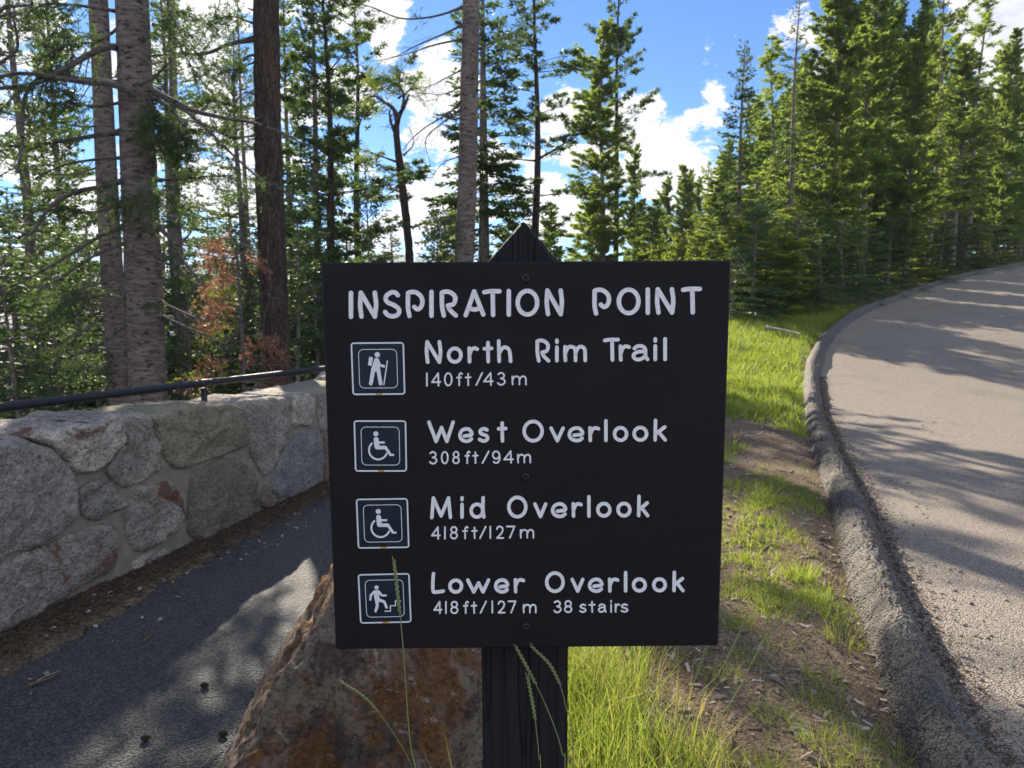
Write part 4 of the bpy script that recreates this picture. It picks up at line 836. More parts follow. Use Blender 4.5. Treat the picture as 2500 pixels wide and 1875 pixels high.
# --- middle, behind the sign top
plant('pine_sparse', 1500, 27, -190, 1.5, 'very tall pine with bare trunk rising above the bushy pine')
plant('pine_spire', 1466, 26, 35, 1.35, 'dense dark green pine between the clouds, right of the sign peak')
plant('pine_full_b', 1545, 30, 340, .9, 'short slim pine leaning on the dense pine by the cloud')
plant('pine_full_b', 1345, 24, 490, .8, 'small pine just right of the sign peak')
plant('pine_sparse', 1306, 16.5, -170, 1.45, 'leaning pine with tufted boughs behind the sign peak')
plant('spruce_full', 1182, 17, -220, 1.75, 'shaggy spruce directly behind the big pale trunk')
plant('spruce_young', 1065, 15, 480, 1.05, 'small spruce left of the big pale trunk')
plant('spruce_young', 1245, 19, 505, 1.0, 'small spruce right of the big pale trunk')
plant('spruce_young', 905, 17.5, 335, 1.15, 'open young spruce with a fine tip, left of the forked pine')
plant('pine_sparse', 812, 15, -160, 1.5, 'pine with a reddish trunk and side limbs left of the forked pine')
plant('spruce_full', 782, 17, -320, 1.2, 'tall spruce with a thin grey trunk beside the reddish pine')
plant('pine_young', 1110, 24, 470, 1.2, 'young pine glimpsed beneath the forked pine and pale trunk')
for px, d, top, kd in ((1590, 38, 480, 'pine_full'), (1625, 46, 420, 'pine_full_b'), (1662, 44, 395, 'pine_full'), (1700, 52, 420, 'pine_full_b'), (1735, 40, 470, 'pine_full'), (1560, 50, 520, 'pine_full'), (1605, 60, 500, 'pine_thin'), (1680, 66, 400, 'pine_full_b'), (1720, 70, 380, 'pine_thin'), (1645, 32, 560, 'pine_young'), (1695, 34, 540, 'pine_young'), (1745, 30, 560, 'pine_young'), (1590, 30, 590, 'pine_young'), (1765, 52, 330, 'pine_full')):
    plant(kd, px, d, top, (1.6 if 'full' in kd else None), 'sunlit yellow green pine in the row stepping down to the horizon', 'sunlit pines stepping down to the horizon')
# --- left: the dark stand over the gorge
for i, (kd, px, d, top, rd, lb) in enumerate((
 ('spruce_loose', -70, 13, -500, 2.3, 'big drooping spruce at the left edge'), ('spruce_loose', 80, 17, -350, 2.2, 'spruce behind the crossing bare limbs near the left edge'),
 ('spruce_full', 165, 20, -150, 1.9, 'dense spruce left of the thick grey fir'), ('spruce_loose', 430, 21, -200, 2.0, 'spruce between the thick fir and the dark pine trunk'),
 ('spruce_loose', 596, 19, 50, 1.9, 'drooping spruce left of the dark pine trunk'), ('spruce_loose', 610, 25, -60, 1.8, 'far spruce just left of the dark pine trunk'),
 ('spruce_full', 716, 21, -100, 1.5, 'spruce just right of the dark pine trunk'),
 ('pine_sparse', 880, 24, -80, 2.0, 'tall tufted pine behind the open young spruce'), ('spruce_young', 20, 11, 560, 1.5, 'young spruce at the far left above the rail'),
 ('spruce_young', 130, 12.5, 600, 1.5, 'young spruce between the left edge and the leaning grey trunk'), ('spruce_young', 225, 15, 470, 1.7, 'bushy young spruce behind the leaning grey trunk'),
 ('spruce_young', 455, 13, 600, 1.4, 'young spruce between the two thick trunks'), ('spruce_young', 590, 15, 560, 1.6, 'young spruce left of the dark pine base'),
 ('spruce_young', 725, 12.5, 480, 1.35, 'dark young spruce between the dark pine and the sign'), ('pine_young', 520, 16, 680, 1.4, 'bright young pine low between the two thick trunks'),
 ('spruce_loose', 446, 14, -160, 1.15, 'spruce with hanging boughs right of the thick fir'), ('spruce_young', 770, 15, 560, 1.3, 'young spruce touching the left edge of the sign'))):
    plant(kd, px, d, top, rd, lb)

for px, d, top, rd in ((35, 20, 450, 1.9), (115, 23, 500, 2.0), (190, 19, 560, 1.6), (405, 20, 540, 1.7), (515, 23, 500, 1.8), (640, 20, 520, 1.6), (570, 27, 430, 1.9), (300, 26, 480, 2.0), (700, 26, 470, 1.8), (850, 25, 520, 1.6), (960, 24, 560, 1.6)):
    plant('spruce_full', px, d, top, rd, 'dark spruce lower down the gorge side behind the thick trunks', 'spruces down the gorge side')
# --- near trunks, limbs modelled one by one
def limb(P, r0, r1, g, tw=18, tl=.45, needle=0.0, t0=.25, drop=.35, nd=M_spruce, fine=.05):
    """returns (wood MB, needle MB or None) of one limb with side twigs"""
    Q = catmull(P, 6); n = len(Q); wd = MB(); nm = MB() if needle > 0 else None
    u = np.linspace(0, 1, n); tube(wd, Q, (r0 + (r1 - r0) * u ** .8) * (1 + .7 * np.exp(-u * 14)), 7, rough=.25, seed=int(g.integers(999)), rscale=25)
    tg_ = norm(np.gradient(Q, axis=0)); PP, DD = [], []
    for k in range(tw):
        t = t0 + (1 - t0) * (k + g.random()) / tw; i = min(int(t * (n - 1)), n - 1)
        sd_ = norm(np.cross(tg_[i], np.array([0, 0, 1.0]) + g.normal(0, .35, 3))) * g.choice([-1, 1]); L = tl * (1.15 - t * .7) * g.uniform(.5, 1.25)
        dv = norm(tg_[i] * g.uniform(.3, .9) + sd_ * g.uniform(.4, 1) + np.array([0, 0, g.normal(-.05, .35)]))
        s = np.linspace(0, 1, 5)[:, None]; C = Q[i] + dv * L * s + np.array([0, 0, -drop * L]) * s ** 2 + g.normal(0, .03, 3) * L * s
        tube(wd, C, max(r1 * .6, .0035) * (1 - .7 * s[:, 0]), 3, cap=False)
        sub = [C]
        for q in range(2):
            b = C[2 + q]; d2 = norm(dv + g.normal(0, .7, 3)); S = b + d2 * L * .4 * s; tube(wd, S, .0028 * (1 - .6 * s[:, 0]), 3, cap=False); sub.append(S)
        if needle > 0:
            for S in sub:
                m_ = int(np.linalg.norm(S[-1] - S[0]) / .010 * needle); a = g.random(m_)
                if m_ == 0: continue
                q = np.stack([np.interp(a, s[:, 0], S[:, c]) for c in range(3)], -1); ax = norm(S[-1] - S[0])
                PP.append(q); DD.append(norm(ax * .8 + norm(g.normal(size=q.shape)) * .8 + np.array([0, 0, .15])))
    if PP: 
        PP = np.concatenate(PP); leaves(nm, PP, np.concatenate(DD), fine * g.uniform(.7, 1.2, len(PP)), fine * .24, g)
    return wd, (nm if len(PP) else None)
def px_path(pts, d0, d1):
    n = len(pts); return np.array([at(p[0], p[1], d0 + (d1 - d0) * i / (n - 1)) for i, p in enumerate(pts)])
def trunk_obj(parent, path, rads, bark, ns=26, rough=.10, rs=9, seed=1, base=None):
    P = catmull(path, 14); r = np.interp(np.linspace(0, 1, len(P)), np.linspace(0, 1, len(rads)), rads)
    mb = MB(); tube(mb, P, r, ns, rough=rough, seed=seed, rscale=rs); return rel(mb.build('trunk', bark, parent), parent)
def rel(o, parent): o.location = -Vector(parent.location); return o
def near_tree(name, label, path_px, d, rads, bark, limbs, crown=None, seed=1, rough=.08, leafm=M_spruce, up=6.0):
    """path_px from the foot upward; the trunk goes on above the frame"""
    P = [at(x, y, d) for x, y in path_px]; P[0] = P[0] * 1.0
    foot = P[0] + (P[0] - P[1]) / np.linalg.norm(P[0] - P[1]) * max(0.3, P[0][2] - gz(P[0][0], d) + .3)
    topv = norm(P[-1] - P[-2]); path = [foot] + P + [P[-1] + topv * up]
    r = empty(name, tuple(foot), label, 'tree'); g = np.random.default_rng(seed)
    trunk_obj(r, np.array(path), [rads[0] * 1.25] + list(rads) + [rads[-1] * .45], bark, seed=seed, rough=rough)
    cr = MB(); any_ = False
    for lb in limbs:
        pts, d0, d1, r0, r1 = lb[:5]; kw = lb[5] if len(lb) > 5 else {}
        wd, nm = limb(px_path(pts, d0, d1), r0, r1, g, **kw); rel(wd.build('limb', M_limb, r), r)
        if nm is not None: cr.v += nm.v; cr.f += [f + cr.n for f in nm.f]; cr.mi += nm.mi; cr.n += nm.n; any_ = True
    if crown: crown(cr, g, path, r); any_ = True
    if any_: rel(cr.build('crown', leafm, r, smooth=False), r)
    return r
FOL = dict(needle=1.0, tw=26, tl=.55); DEAD = dict(tw=16, tl=.4); LIV = dict(needle=.9, tw=18, tl=.5, t0=.35)
near_tree('fir_tree', 'thick grey barked fir trunk left of the rail post with long bare limbs', [(362, 960), (352, 700), (338, 400), (322, 0)], 8.6, [.215, .205, .195, .175], M_bark_gray, [
 ([(300, 118), (250, 118), (150, 172), (80, 205), (-60, 222)], 8.55, 7.6, .042, .018, LIV),
 ([(330, 228), (270, 205), (200, 200), (110, 185), (40, 180), (-40, 200)], 8.35, 7.6, .04, .014, DEAD),
 ([(290, 205), (220, 195), (110, 186), (60, 240), (55, 350), (40, 420)], 8.4, 7.4, .03, .012, LIV),
 ([(340, 205), (375, 190), (400, 165), (420, 150)], 8.35, 8.1, .02, .006, DEAD),
 ([(300, 322), (230, 332), (150, 345), (60, 357), (-30, 352)], 8.6, 8.0, .032, .012, LIV), ([(312, 385), (230, 390), (150, 405), (80, 440)], 8.6, 8.2, .02, .007, DEAD),
 ([(315, 435), (260, 455), (200, 465), (150, 483)], 8.5, 7.9, .035, .022, DEAD), ([(150, 483), (110, 520), (85, 560), (60, 580)], 7.9, 7.6, .024, .01, DEAD),
 ([(370, 222), (420, 245), (480, 272), (560, 290), (620, 300), (690, 325), (740, 352)], 8.6, 7.9, .036, .009, DEAD),
 ([(370, 236), (420, 268), (450, 310)], 8.6, 8.2, .03, .012, DEAD), ([(372, 225), (430, 255), (500, 310), (560, 370), (640, 440), (700, 470), (742, 510)], 8.6, 7.6, .024, .006, LIV),
 ([(375, 440), (440, 437), (510, 430), (570, 428)], 8.6, 8.3, .02, .006, LIV), ([(390, 555), (420, 590), (450, 640), (500, 700)], 8.6, 8.3, .026, .014, DEAD),
 ([(395, 740), (440, 760), (500, 785)], 8.6, 8.3, .024, .01, DEAD), ([(400, 775), (470, 805), (560, 845)], 8.6, 8.3, .02, .007, DEAD),
 ([(310, 550), (240, 580), (140, 640), (50, 690), (-30, 720)], 8.5, 7.7, .026, .006, DEAD), ([(312, 590), (220, 630), (130, 690), (60, 705)], 8.5, 7.9, .02, .005, DEAD),
 ([(315, 665), (250, 690), (180, 715), (110, 790), (60, 830)], 8.5, 7.8, .018, .004, DEAD), ([(318, 705), (270, 760), (210, 800), (150, 840)], 8.5, 8.0, .015, .004, DEAD),
 ([(318, 780), (260, 830), (190, 865), (110, 890)], 8.5, 8.0, .024, .006, DEAD), ([(320, 850), (280, 870), (240, 905)], 8.5, 8.2, .012, .004, DEAD),
 ([(340, 465), (390, 470), (420, 490)], 8.3, 8.0, .014, .005, FOL), ([(345, 470), (330, 490), (300, 500)], 8.3, 7.9, .012, .005, FOL),
 ([(375, 60), (420, 80), (460, 150), (500, 210)], 8.6, 8.2, .016, .005, LIV), ([(300, 30), (200, 15), (110, 10), (60, 40)], 8.6, 7.8, .02, .006, FOL),
 ([(300, 60), (240, 100), (160, 110), (90, 150)], 8.6, 8.0, .018, .006, FOL), ([(372, 10), (420, 40), (450, 110)], 8.6, 8.2, .016, .005, FOL),
 ([(300, 250), (230, 260), (150, 250), (80, 280)], 8.6, 8.0, .016, .005, FOL), ([(300, 500), (210, 520), (120, 500), (40, 520)], 8.6, 7.9, .016, .005, FOL),
 ([(312, 730), (250, 720), (180, 740), (120, 760)], 8.5, 7.8, .012, .004, FOL), ([(372, 262), (400, 285), (428, 318), (440, 345)], 8.6, 8.3, .016, .005, dict(needle=1.3, tw=40, tl=.42, t0=.15)), ([(368, 330), (395, 345), (430, 375), (450, 385)], 8.5, 8.3, .014, .005, dict(needle=1.3, tw=36, tl=.4, t0=.15)), ([(360, 235), (372, 262), (380, 300), (385, 335)], 8.4, 8.2, .012, .005, dict(needle=1.3, tw=30, tl=.4, t0=.1)), ([(350, 730), (370, 740), (395, 745)], 8.3, 8.1, .008, .003, dict(needle=1.2, tw=8, tl=.15))], seed=3)
near_tree('fir_tree', 'thinner grey trunk leaning just left of the thick fir', [(297, 960), (280, 760), (264, 500), (240, 0)], 11.0, [.17, .16, .15, .13], M_bark_gray, [
 ([(255, 300), (210, 310), (120, 300), (60, 330)], 11, 10.3, .02, .006, FOL), ([(262, 400), (200, 420), (120, 425), (50, 400)], 11, 10.3, .02, .006, FOL),
 ([(270, 560), (200, 600), (130, 590), (70, 640)], 11, 10.3, .02, .006, FOL), ([(278, 700), (230, 690), (160, 700), (90, 690)], 11, 10.3, .016, .005, FOL), ([(282, 790), (220, 800), (150, 850), (60, 860)], 11, 10.3, .016, .005, FOL),
 ([(246, 100), (200, 90), (150, 110), (90, 90)], 11, 10.2, .018, .005, FOL), ([(250, 200), (310, 180), (350, 200)], 11, 10.8, .012, .005, FOL), ([(284, 840), (240, 880), (160, 930)], 11, 10.4, .014, .005, FOL), ([(275, 620), (240, 680), (190, 760)], 11, 10.4, .014, .005, DEAD)], seed=4)
near_tree('pine_tree', 'dark brown pine trunk with orange peeling patches near its foot', [(680, 960), (668, 700), (656, 400), (650, 0)], 9.6, [.185, .18, .175, .16], M_bark_dark, [
 ([(625, 95), (560, 108), (505, 130), (440, 132), (370, 136)], 9.6, 8.9, .03, .012, dict(tw=5, tl=.2)), ([(628, 135), (600, 140), (575, 175), (555, 200)], 9.6, 9.2, .022, .006, DEAD),
 ([(626, 28), (605, 20)], 9.6, 9.4, .018, .006, dict(tw=1, tl=.1)), ([(626, 232), (600, 225), (570, 250)], 9.6, 9.2, .014, .004, DEAD), ([(626, 150), (570, 170), (520, 160)], 9.6, 9.0, .012, .004, FOL),
 ([(628, 60), (560, 40), (500, 60)], 9.6, 9.0, .014, .004, FOL), ([(630, 255), (580, 262), (520, 245), (470, 255)], 9.5, 9.2, .014, .004, dict(needle=1.5, tw=34, tl=.42)), ([(630, 330), (570, 335), (500, 315), (445, 320)], 9.5, 9.1, .014, .004, dict(needle=1.4, tw=30, tl=.42)), ([(640, 800), (600, 790), (560, 830), (500, 900)], 9.5, 9.1, .012, .003, DEAD), ([(640, 620), (600, 615), (520, 640)], 9.5, 9.0, .01, .003, DEAD), ([(650, 630), (660, 680), (655, 740), (640, 800)], 9.35, 9.3, .008, .003, DEAD)], seed=5, rough=.12)
near_tree('fir_tree', 'tall pale grey trunk with dark knots left of the sign peak', [(1131, 700), (1139, 500), (1145, 250), (1150, 0)], 13.0, [.172, .168, .16, .15], M_bark_gray, [
 ([(1130, 18), (1060, 40), (980, 45), (900, 15), (850, 10)], 13, 12.2, .022, .005, dict(tw=14, tl=.4, needle=.35)), ([(1130, 60), (1090, 80), (1020, 110), (960, 140), (900, 150)], 13, 12.2, .02, .004, DEAD),
 ([(1132, 95), (1060, 110), (1000, 130), (960, 140)], 13, 12.4, .02, .004, DEAD), ([(1126, 250), (1090, 280), (1040, 310), (1000, 345), (980, 380)], 13, 12.3, .02, .004, DEAD), ([(1128, 265), (1080, 300), (1040, 340), (1050, 400)], 13, 12.5, .018, .004, DEAD),
 ([(1128, 170), (1090, 190), (1050, 210), (1000, 220)], 13, 12.4, .014, .003, DEAD), ([(1130, 210), (1080, 230), (1020, 225)], 13, 12.4, .012, .003, DEAD), ([(1126, 380), (1080, 400), (1050, 440)], 13, 12.5, .012, .003, DEAD),
 ([(1170, 120), (1230, 90), (1290, 60)], 13, 12.5, .014, .004, FOL), ([(1125, 520), (1090, 540), (1050, 560)], 13, 12.6, .01, .003, FOL)], seed=6)
near_tree('pine_tree', 'crooked reddish pine with a forked broken top', [(1002, 700), (998, 600), (985, 480), (976, 400), (968, 330), (972, 290), (985, 262)], 17.0, [.10, .095, .09, .085, .075, .06, .04], M_bark_dark, [
 ([(972, 290), (960, 265), (940, 250), (915, 235), (890, 240)], 17, 16.6, .06, .012, dict(needle=.8, tw=24, tl=.5)), ([(985, 262), (985, 230), (975, 200), (980, 170)], 17, 17, .04, .01, dict(needle=1.1, tw=26, tl=.6)), ([(968, 330), (955, 300), (950, 270)], 17, 17.1, .05, .02, DEAD),
 ([(980, 400), (940, 385), (900, 370), (870, 360)], 17, 16.5, .03, .008, LIV), ([(985, 380), (1010, 350), (1000, 310)], 17, 16.8, .02, .005, DEAD), ([(990, 440), (950, 420), (915, 390)], 17, 16.7, .025, .006, DEAD),
 ([(972, 240), (1000, 220), (1020, 190)], 17, 16.8, .02, .006, dict(needle=1.1, tw=26, tl=.6)), ([(975, 210), (940, 190), (910, 195)], 17, 17.2, .02, .006, dict(needle=1.1, tw=26, tl=.6))], seed=7, leafm=M_pine, rough=.2, up=.3)
near_tree('pine_tree', 'slim trunk of a background pine seen between fir and dark pine', [(445, 960), (438, 700), (430, 520), (425, 300)], 16.0, [.11, .105, .1, .09], M_bark_gray, [([(436, 600), (470, 560), (490, 500)], 16, 15.8, .03, .01, DEAD), ([(430, 520), (400, 500), (380, 470)], 16, 15.8, .02, .006, FOL)], seed=8)
# curled dead boughs of a tree standing just outside the frame
near_tree('dead_tree', 'bare curled dead boughs reaching in at the top left corner', [(-190, 900), (-190, 500), (-190, 0)], 8.0, [.12, .11, .1], M_bark_gray, [
 ([(-190, 330), (-60, 250), (-10, 165), (40, 122), (38, 70), (30, 40)], 8, 7.5, .03, .008, DEAD), ([(-190, 120), (-60, 60), (10, 20), (40, 15), (75, 12), (78, 0)], 8, 7.6, .03, .008, DEAD), ([(-60, 60), (0, 40), (36, 30), (30, 42), (20, 35)], 7.7, 7.5, .016, .005, DEAD)], seed=9)
# browned sapling
def redcrown(cr, g, path, r): pass
sap = empty('dying_sapling', tuple(at(585, 960, 8.9)), 'dying fir sapling with rust red needles left of the dark pine trunk', 'tree'); g = np.random.default_rng(21)
tpath = px_path([(600, 1000), (590, 800), (580, 650), (575, 560)], 8.9, 8.9); mb = MB(); tube(mb, catmull(tpath, 6), np.linspace(.03, .006, 19), 6); rel(mb.build('trunk', M_limb, sap), sap)
cr = MB(); lv = MB(); wdm = MB()
for k in range(26):
    t = .12 + .85 * k / 26; b = tpath[0] + (tpath[-1] - tpath[0]) * t; a = g.uniform(2.2, 4.0) if g.random() < .75 else g.uniform(-1, 1); L = (1.0 - .75 * t) * g.uniform(.7, 1.1)
    e = b + np.array([math.cos(a) * L, math.sin(a) * L * .6, -.12 * L]); wd, nm = limb(np.array([b, (b + e) / 2 + [0, 0, .05], e]), .008, .003, g, tw=12, tl=.32, needle=(.75 if k % 4 else .0), t0=.2, fine=.045)
    wdm.v += wd.v; wdm.f += [f + wdm.n for f in wd.f]; wdm.mi += wd.mi; wdm.n += wd.n
    if nm is not None: tgt = lv if k % 7 == 3 else cr; tgt.v += nm.v; tgt.f += [f + tgt.n for f in nm.f]; tgt.mi += nm.mi; tgt.n += nm.n
rel(wdm.build('limb', M_limb, sap), sap); o = rel(cr.build('crown', M_red, sap, smooth=False), sap); o['label'] = 'rust red dead needles'
o = rel(lv.build('crown', M_lime, sap, smooth=False), sap); o['label'] = 'still green spray'

# ------------------------------------------------------------------ grass, litter, small things
def blades(mb, B, Ld, lean, Wd, nseg, g, mi=0):      # curved tapering blades: base, length, lean vector (n,2), width
    n = len(B); u = np.linspace(0, 1, nseg + 1)
    a = g.random(n) * 6.283; side = np.stack([np.cos(a), np.sin(a), 0 * a], -1)
    x = B[:, None] + np.concatenate([lean[:, None, :] * (u[None, :, None] ** 1.8), (np.sqrt(np.maximum(1 - .45 * np.linalg.norm(lean / np.maximum(Ld, 1e-6)[:, None], axis=1) ** 2, .2))[:, None] * Ld[:, None] * u[None])[..., None] if False else (Ld[:, None] * (u[None] - .28 * (np.linalg.norm(lean, axis=1) / Ld)[:, None].clip(0, 1.6) * u[None] ** 2))[..., None]], -1)
    w_ = (Wd[:, None] * (1 - u[None] ** 1.6) * .5)[..., None] * side[:, None]
    Lf = x[:, :-1] - w_[:, :-1]; Rt = x[:, :-1] + w_[:, :-1]; tip = x[:, -1:]
    V = np.concatenate([np.stack([Lf, Rt], 2).reshape(n, -1, 3), tip], 1); k = V.shape[1]; o = np.arange(n)[:, None] * k
    Q = np.stack([np.stack([o + 2 * j, o + 2 * j + 1, o + 2 * j + 3, o + 2 * j + 2], -1) for j in range(nseg - 1)], 1).reshape(-1, 4) if nseg > 1 else np.zeros((0, 4), int)
    Tt = np.stack([o[:, 0] + k - 3, o[:, 0] + k - 2, o[:, 0] + k - 1], -1)
    mb.add(V, [Q, Tt], mi)
g = np.random.default_rng(77)
def gp(px, py): p = EYE + ray(px, py) * (CAMH / -ray(px, py)[2]); return (p[0], p[1])
def strip_pts(n, y0, y1, p):
    y = (y0 ** p + (y1 ** p - y0 ** p) * g.random(n)) ** (1 / p); l = path_right(y) + .05; r = kx(y) - .015; return l + (r - l) * g.random(n), y
def tufts(mb, x, y, nb, lmin, lmax, spread, wd, nseg, mi=0, up=1.0):
    n = len(x); i = np.repeat(np.arange(n), nb); m_ = len(i); ang = g.random(m_) * 6.283; r = spread * np.sqrt(g.random(m_)) * .6
    bx = x[i] + np.cos(ang) * r; by = y[i] + np.sin(ang) * r; L = g.uniform(lmin, lmax, m_) * np.repeat(g.uniform(.6, 1.25, n), nb)
    ln = np.stack([np.cos(ang), np.sin(ang)], -1) * (L * g.uniform(.15, .95, m_) / up)[:, None] + g.normal(0, .12, (m_, 2)) * L[:, None]
    blades(mb, np.stack([bx, by, zg(bx, by) - .01], -1), L, ln, wd * g.uniform(.7, 1.3, m_), nseg, g, mi)
mb = MB()
x, y = strip_pts(9000, 1.2, 21, .55); f = fbm(np.stack([x * 1.5, y * 1.1, 0 * x], -1), 91, 4, .55); far = np.clip((y - 8) / 4, 0, 1)
edge = np.clip((kx(y) - x) / .35, 0, 1); f = f + .25 * fbm(np.stack([x * 6, y * 4.5, 0 * x], -1), 97, 2); keep = (f + .05 + .42 * far - .10 * (1 - edge)) > g.uniform(-.12, .26, len(x)); x, y = x[keep], y[keep]
for a, b, nb, w_, sg in ((0, 3.5, 26, .0035, 3), (3.5, 7, 20, .0055, 2), (7, 12, 16, .010, 2), (12, 22, 14, .018, 1)):
    k = (y >= a) & (y < b)
    if k.sum(): tufts(mb, x[k], y[k], nb, .03, .10 if b < 10 else .16, .10 if b < 10 else .2, w_, sg)
x, y = strip_pts(1000, 8.5, 21, 1.0); tufts(mb, x, y, 12, .07, .20, .25, .016, 1)
# lush clumps along the forest edge bank and beyond the kerb
n = 2200; y = g.uniform(9, 22, n); x = rim(y) - g.uniform(-.3, 2.0, n); tufts(mb, x, y, 12, .12, .32, .22, .016, 1)
tag(mb.build('grass', M_grass, smooth=False), 'short bright green grass in patches between path and kerb', 'grass', kind='stuff')
mb = MB()
n = 400; x = g.uniform(.03, .62, n) ** 1.0; y = g.uniform(1.7, 2.75, n); k = (x < .14 + .48 * g.random(n)); x, y = x[k], y[k]
tufts(mb, x, y, 15, .10, .36, .08, .0040, 4, 0, 1.5); k = g.random(len(x)) < .4; tufts(mb, x[k], y[k], 5, .08, .38, .08, .0028, 4, 1, 1.4)
n = 30; x = g.uniform(-.3, .05, n); y = g.uniform(1.28, 1.55, n); tufts(mb, x, y, 4, .10, .27, .05, .0024, 5, 0, 2.2)
n = 14; x = np.concatenate([g.uniform(-.12, -.05, 7), g.uniform(.11, .16, 7)]); y = g.uniform(1.2, 1.4, n); tufts(mb, x, y, 5, .25, .75, .03, .0028, 6, 0, 3.5)
n = 90; x = g.uniform(.05, .7, n); y = g.uniform(1.9, 3.0, n); tufts(mb, x, y, 7, .08, .3, .07, .003, 3, 1, 1.6)
for px, py, nb_, l1 in ((1950, 1440, 160, .17), (1990, 1490, 110, .14), (1800, 1560, 90, .13), (2055, 1590, 80, .13), (2010, 1690, 70, .13), (1960, 1740, 60, .11), (2095, 1840, 90, .13), (1830, 1640, 90, .12), (1880, 1790, 110, .13), (1790, 1480, 70, .10), (1850, 1400, 70, .10), (1905, 1330, 80, .10), (1835, 1270, 70, .10), (2030, 1770, 60, .10), (1760, 1690, 90, .13), (1990, 1850, 80, .12), (1900, 1600, 40, .09), (1860, 1480, 50, .09)):
    q = gp(px, py); tufts(mb, np.array([q[0]]), np.array([q[1]]), nb_, l1 * .4, l1, .12, .0032, 3, 0, .9); tufts(mb, np.array([q[0] + .02]), np.array([q[1]]), nb_ // 6, l1 * .4, l1 * .9, .12, .003, 3, 1, .8)
x, y = strip_pts(700, 1.3, 7, .6); tufts(mb, x, y, 7, .03, .09, .09, .0028, 2, 1, .7)
tag(mb.build('tall_grass', [M_grass, M_dry], smooth=False), 'taller green grass growing round the sign post', 'grass', kind='stuff')
# wood chips, dry needles and pebbles
M_chip, t = mat('wood_chip'); geo = t.new('ShaderNodeNewGeometry'); rr_ = t.new('ShaderNodeValToRGB'); t.put(rr_.inputs[0], geo.outputs['Random Per Island'])
rr_.color_ramp.elements[0].color = (.10, .065, .045, 1); rr_.color_ramp.elements[1].color = (.46, .40, .34, 1); e_ = rr_.color_ramp.elements.new(.6); e_.color = (.23, .165, .115, 1); t.put(t.b.inputs['Base Color'], rr_.outputs[0])
def chips(mb, x, y, z, L, W, Th, g, tilt=.25):
    n = len(x); a = g.random(n) * 6.283; d = np.stack([np.cos(a), np.sin(a), g.normal(0, tilt, n)], -1); d = norm(d); s = norm(np.cross(d, np.array([0, 0, 1.0]) + g.normal(0, tilt, (n, 3)))); h = np.cross(s, d)
    C = np.stack([x, y, z], -1); V = []
    for i in (-1, 1):
        for j in (-1, 1):
            for k in (-1, 1): V.append(C + d * (i * L / 2 * (1 if k < 0 else .85))[:, None] + s * (j * W / 2)[:, None] + h * (k * Th / 2)[:, None])
    V = np.stack(V, 1); o = np.arange(n)[:, None] * 8; fc = [(0, 1, 3, 2), (4, 6, 7, 5), (0, 4, 5, 1), (2, 3, 7, 6), (0, 2, 6, 4), (1, 5, 7, 3)]
    mb.add(V, [np.concatenate([o + np.array(q)[None] for q in fc])])
mb = MB(); x, y = strip_pts(9000, 1.2, 9, .6); n = len(x); sz = g.random(n) ** 3
chips(mb, x, y, zg(x, y) + .003, .008 + .055 * sz, .003 + .011 * sz, .002 + .005 * sz, g)
tag(mb.build('wood_chips', M_chip, smooth=False), 'scattered wood chips and bark bits on the soil strip', 'wood chips', kind='stuff')
mb = MB(); n = 26000; y = g.uniform(1.5, 8.5, n); wl = W0[0] + (y - W0[1]) * WD[0] / WD[1]; x = wl + .02 + np.abs(g.normal(0, .17, n)); k = g.random(n) < 1.2 - (x - wl) / .5; x, y = x[k], y[k]
zz = np.where(x > path_left(y), .008, 0) + zg(x, y) * (x <= path_left(y)) + .006; sz = g.random(len(x)) ** 2
chips(mb, x, y, zz, .015 + .05 * sz, .0016 + .003 * sz, .0015 + .002 * sz, g, .35)
y = g.uniform(1.8, 12, 5000); x = kx(y) + .27 + np.abs(g.normal(0, .07, 5000)); chips(mb, x, y, zr(y) + .006, g.uniform(.008, .03, 5000), np.full(5000, .0025), np.full(5000, .002), g, .3)
M_lit, t = mat('needle_litter'); geo = t.new('ShaderNodeNewGeometry'); t.put(t.b.inputs['Base Color'], t.mix(geo.outputs['Random Per Island'], (.030, .017, .012), (.12, .075, .05)))
tag(mb.build('needle_litter', M_lit, smooth=False), 'dry brown needle litter along the foot of the wall and kerb', 'needle litter', kind='stuff')
ico = bmesh.new(); bmesh.ops.create_icosphere(ico, subdivisions=1, radius=1.0); iv = np.array([v.co[:] for v in ico.verts]); itri = np.array([[v.index for v in f.verts] for f in ico.faces]); ico.free()
mb = MB(); x, y = strip_pts(2600, 1.2, 10, .6); x = np.concatenate([x, g.uniform(-2.3, -1.2, 500)]); y = np.concatenate([y, g.uniform(2.2, 6, 500)]); k = ~((x < -1) & (np.abs(x - path_left(y)) > .3)); x, y = x[k], y[k]
y2 = g.uniform(1.7, 9, 900); x2 = kx(y2) + .30 + np.abs(g.normal(0, .22, 900)); z_ = np.concatenate([zg(x, y), zr(y2)]); x = np.concatenate([x, x2]); y = np.concatenate([y, y2]); n = len(x)
r_ = .003 + .013 * g.random(n) ** 4; sc_ = r_[:, None] * g.uniform(.6, 1.3, (n, 3)) * np.array([1, 1, .6]); V = np.stack([x, y, z_ + r_ * .3], -1)[:, None] + iv[None] * sc_[:, None] * (1 + .25 * g.normal(size=(n, len(iv), 1)))
mb.add(V, [(np.arange(n)[:, None, None] * len(iv) + itri[None]).reshape(-1, 3)])
M_peb, t = mat('pebble'); geo = t.new('ShaderNodeNewGeometry'); t.put(t.b.inputs['Base Color'], t.mix(geo.outputs['Random Per Island'], (.12, .10, .085), (.34, .30, .26)))
tag(mb.build('pebbles', M_peb, smooth=False), 'small grey pebbles scattered over soil and road edge', 'pebbles', kind='stuff')

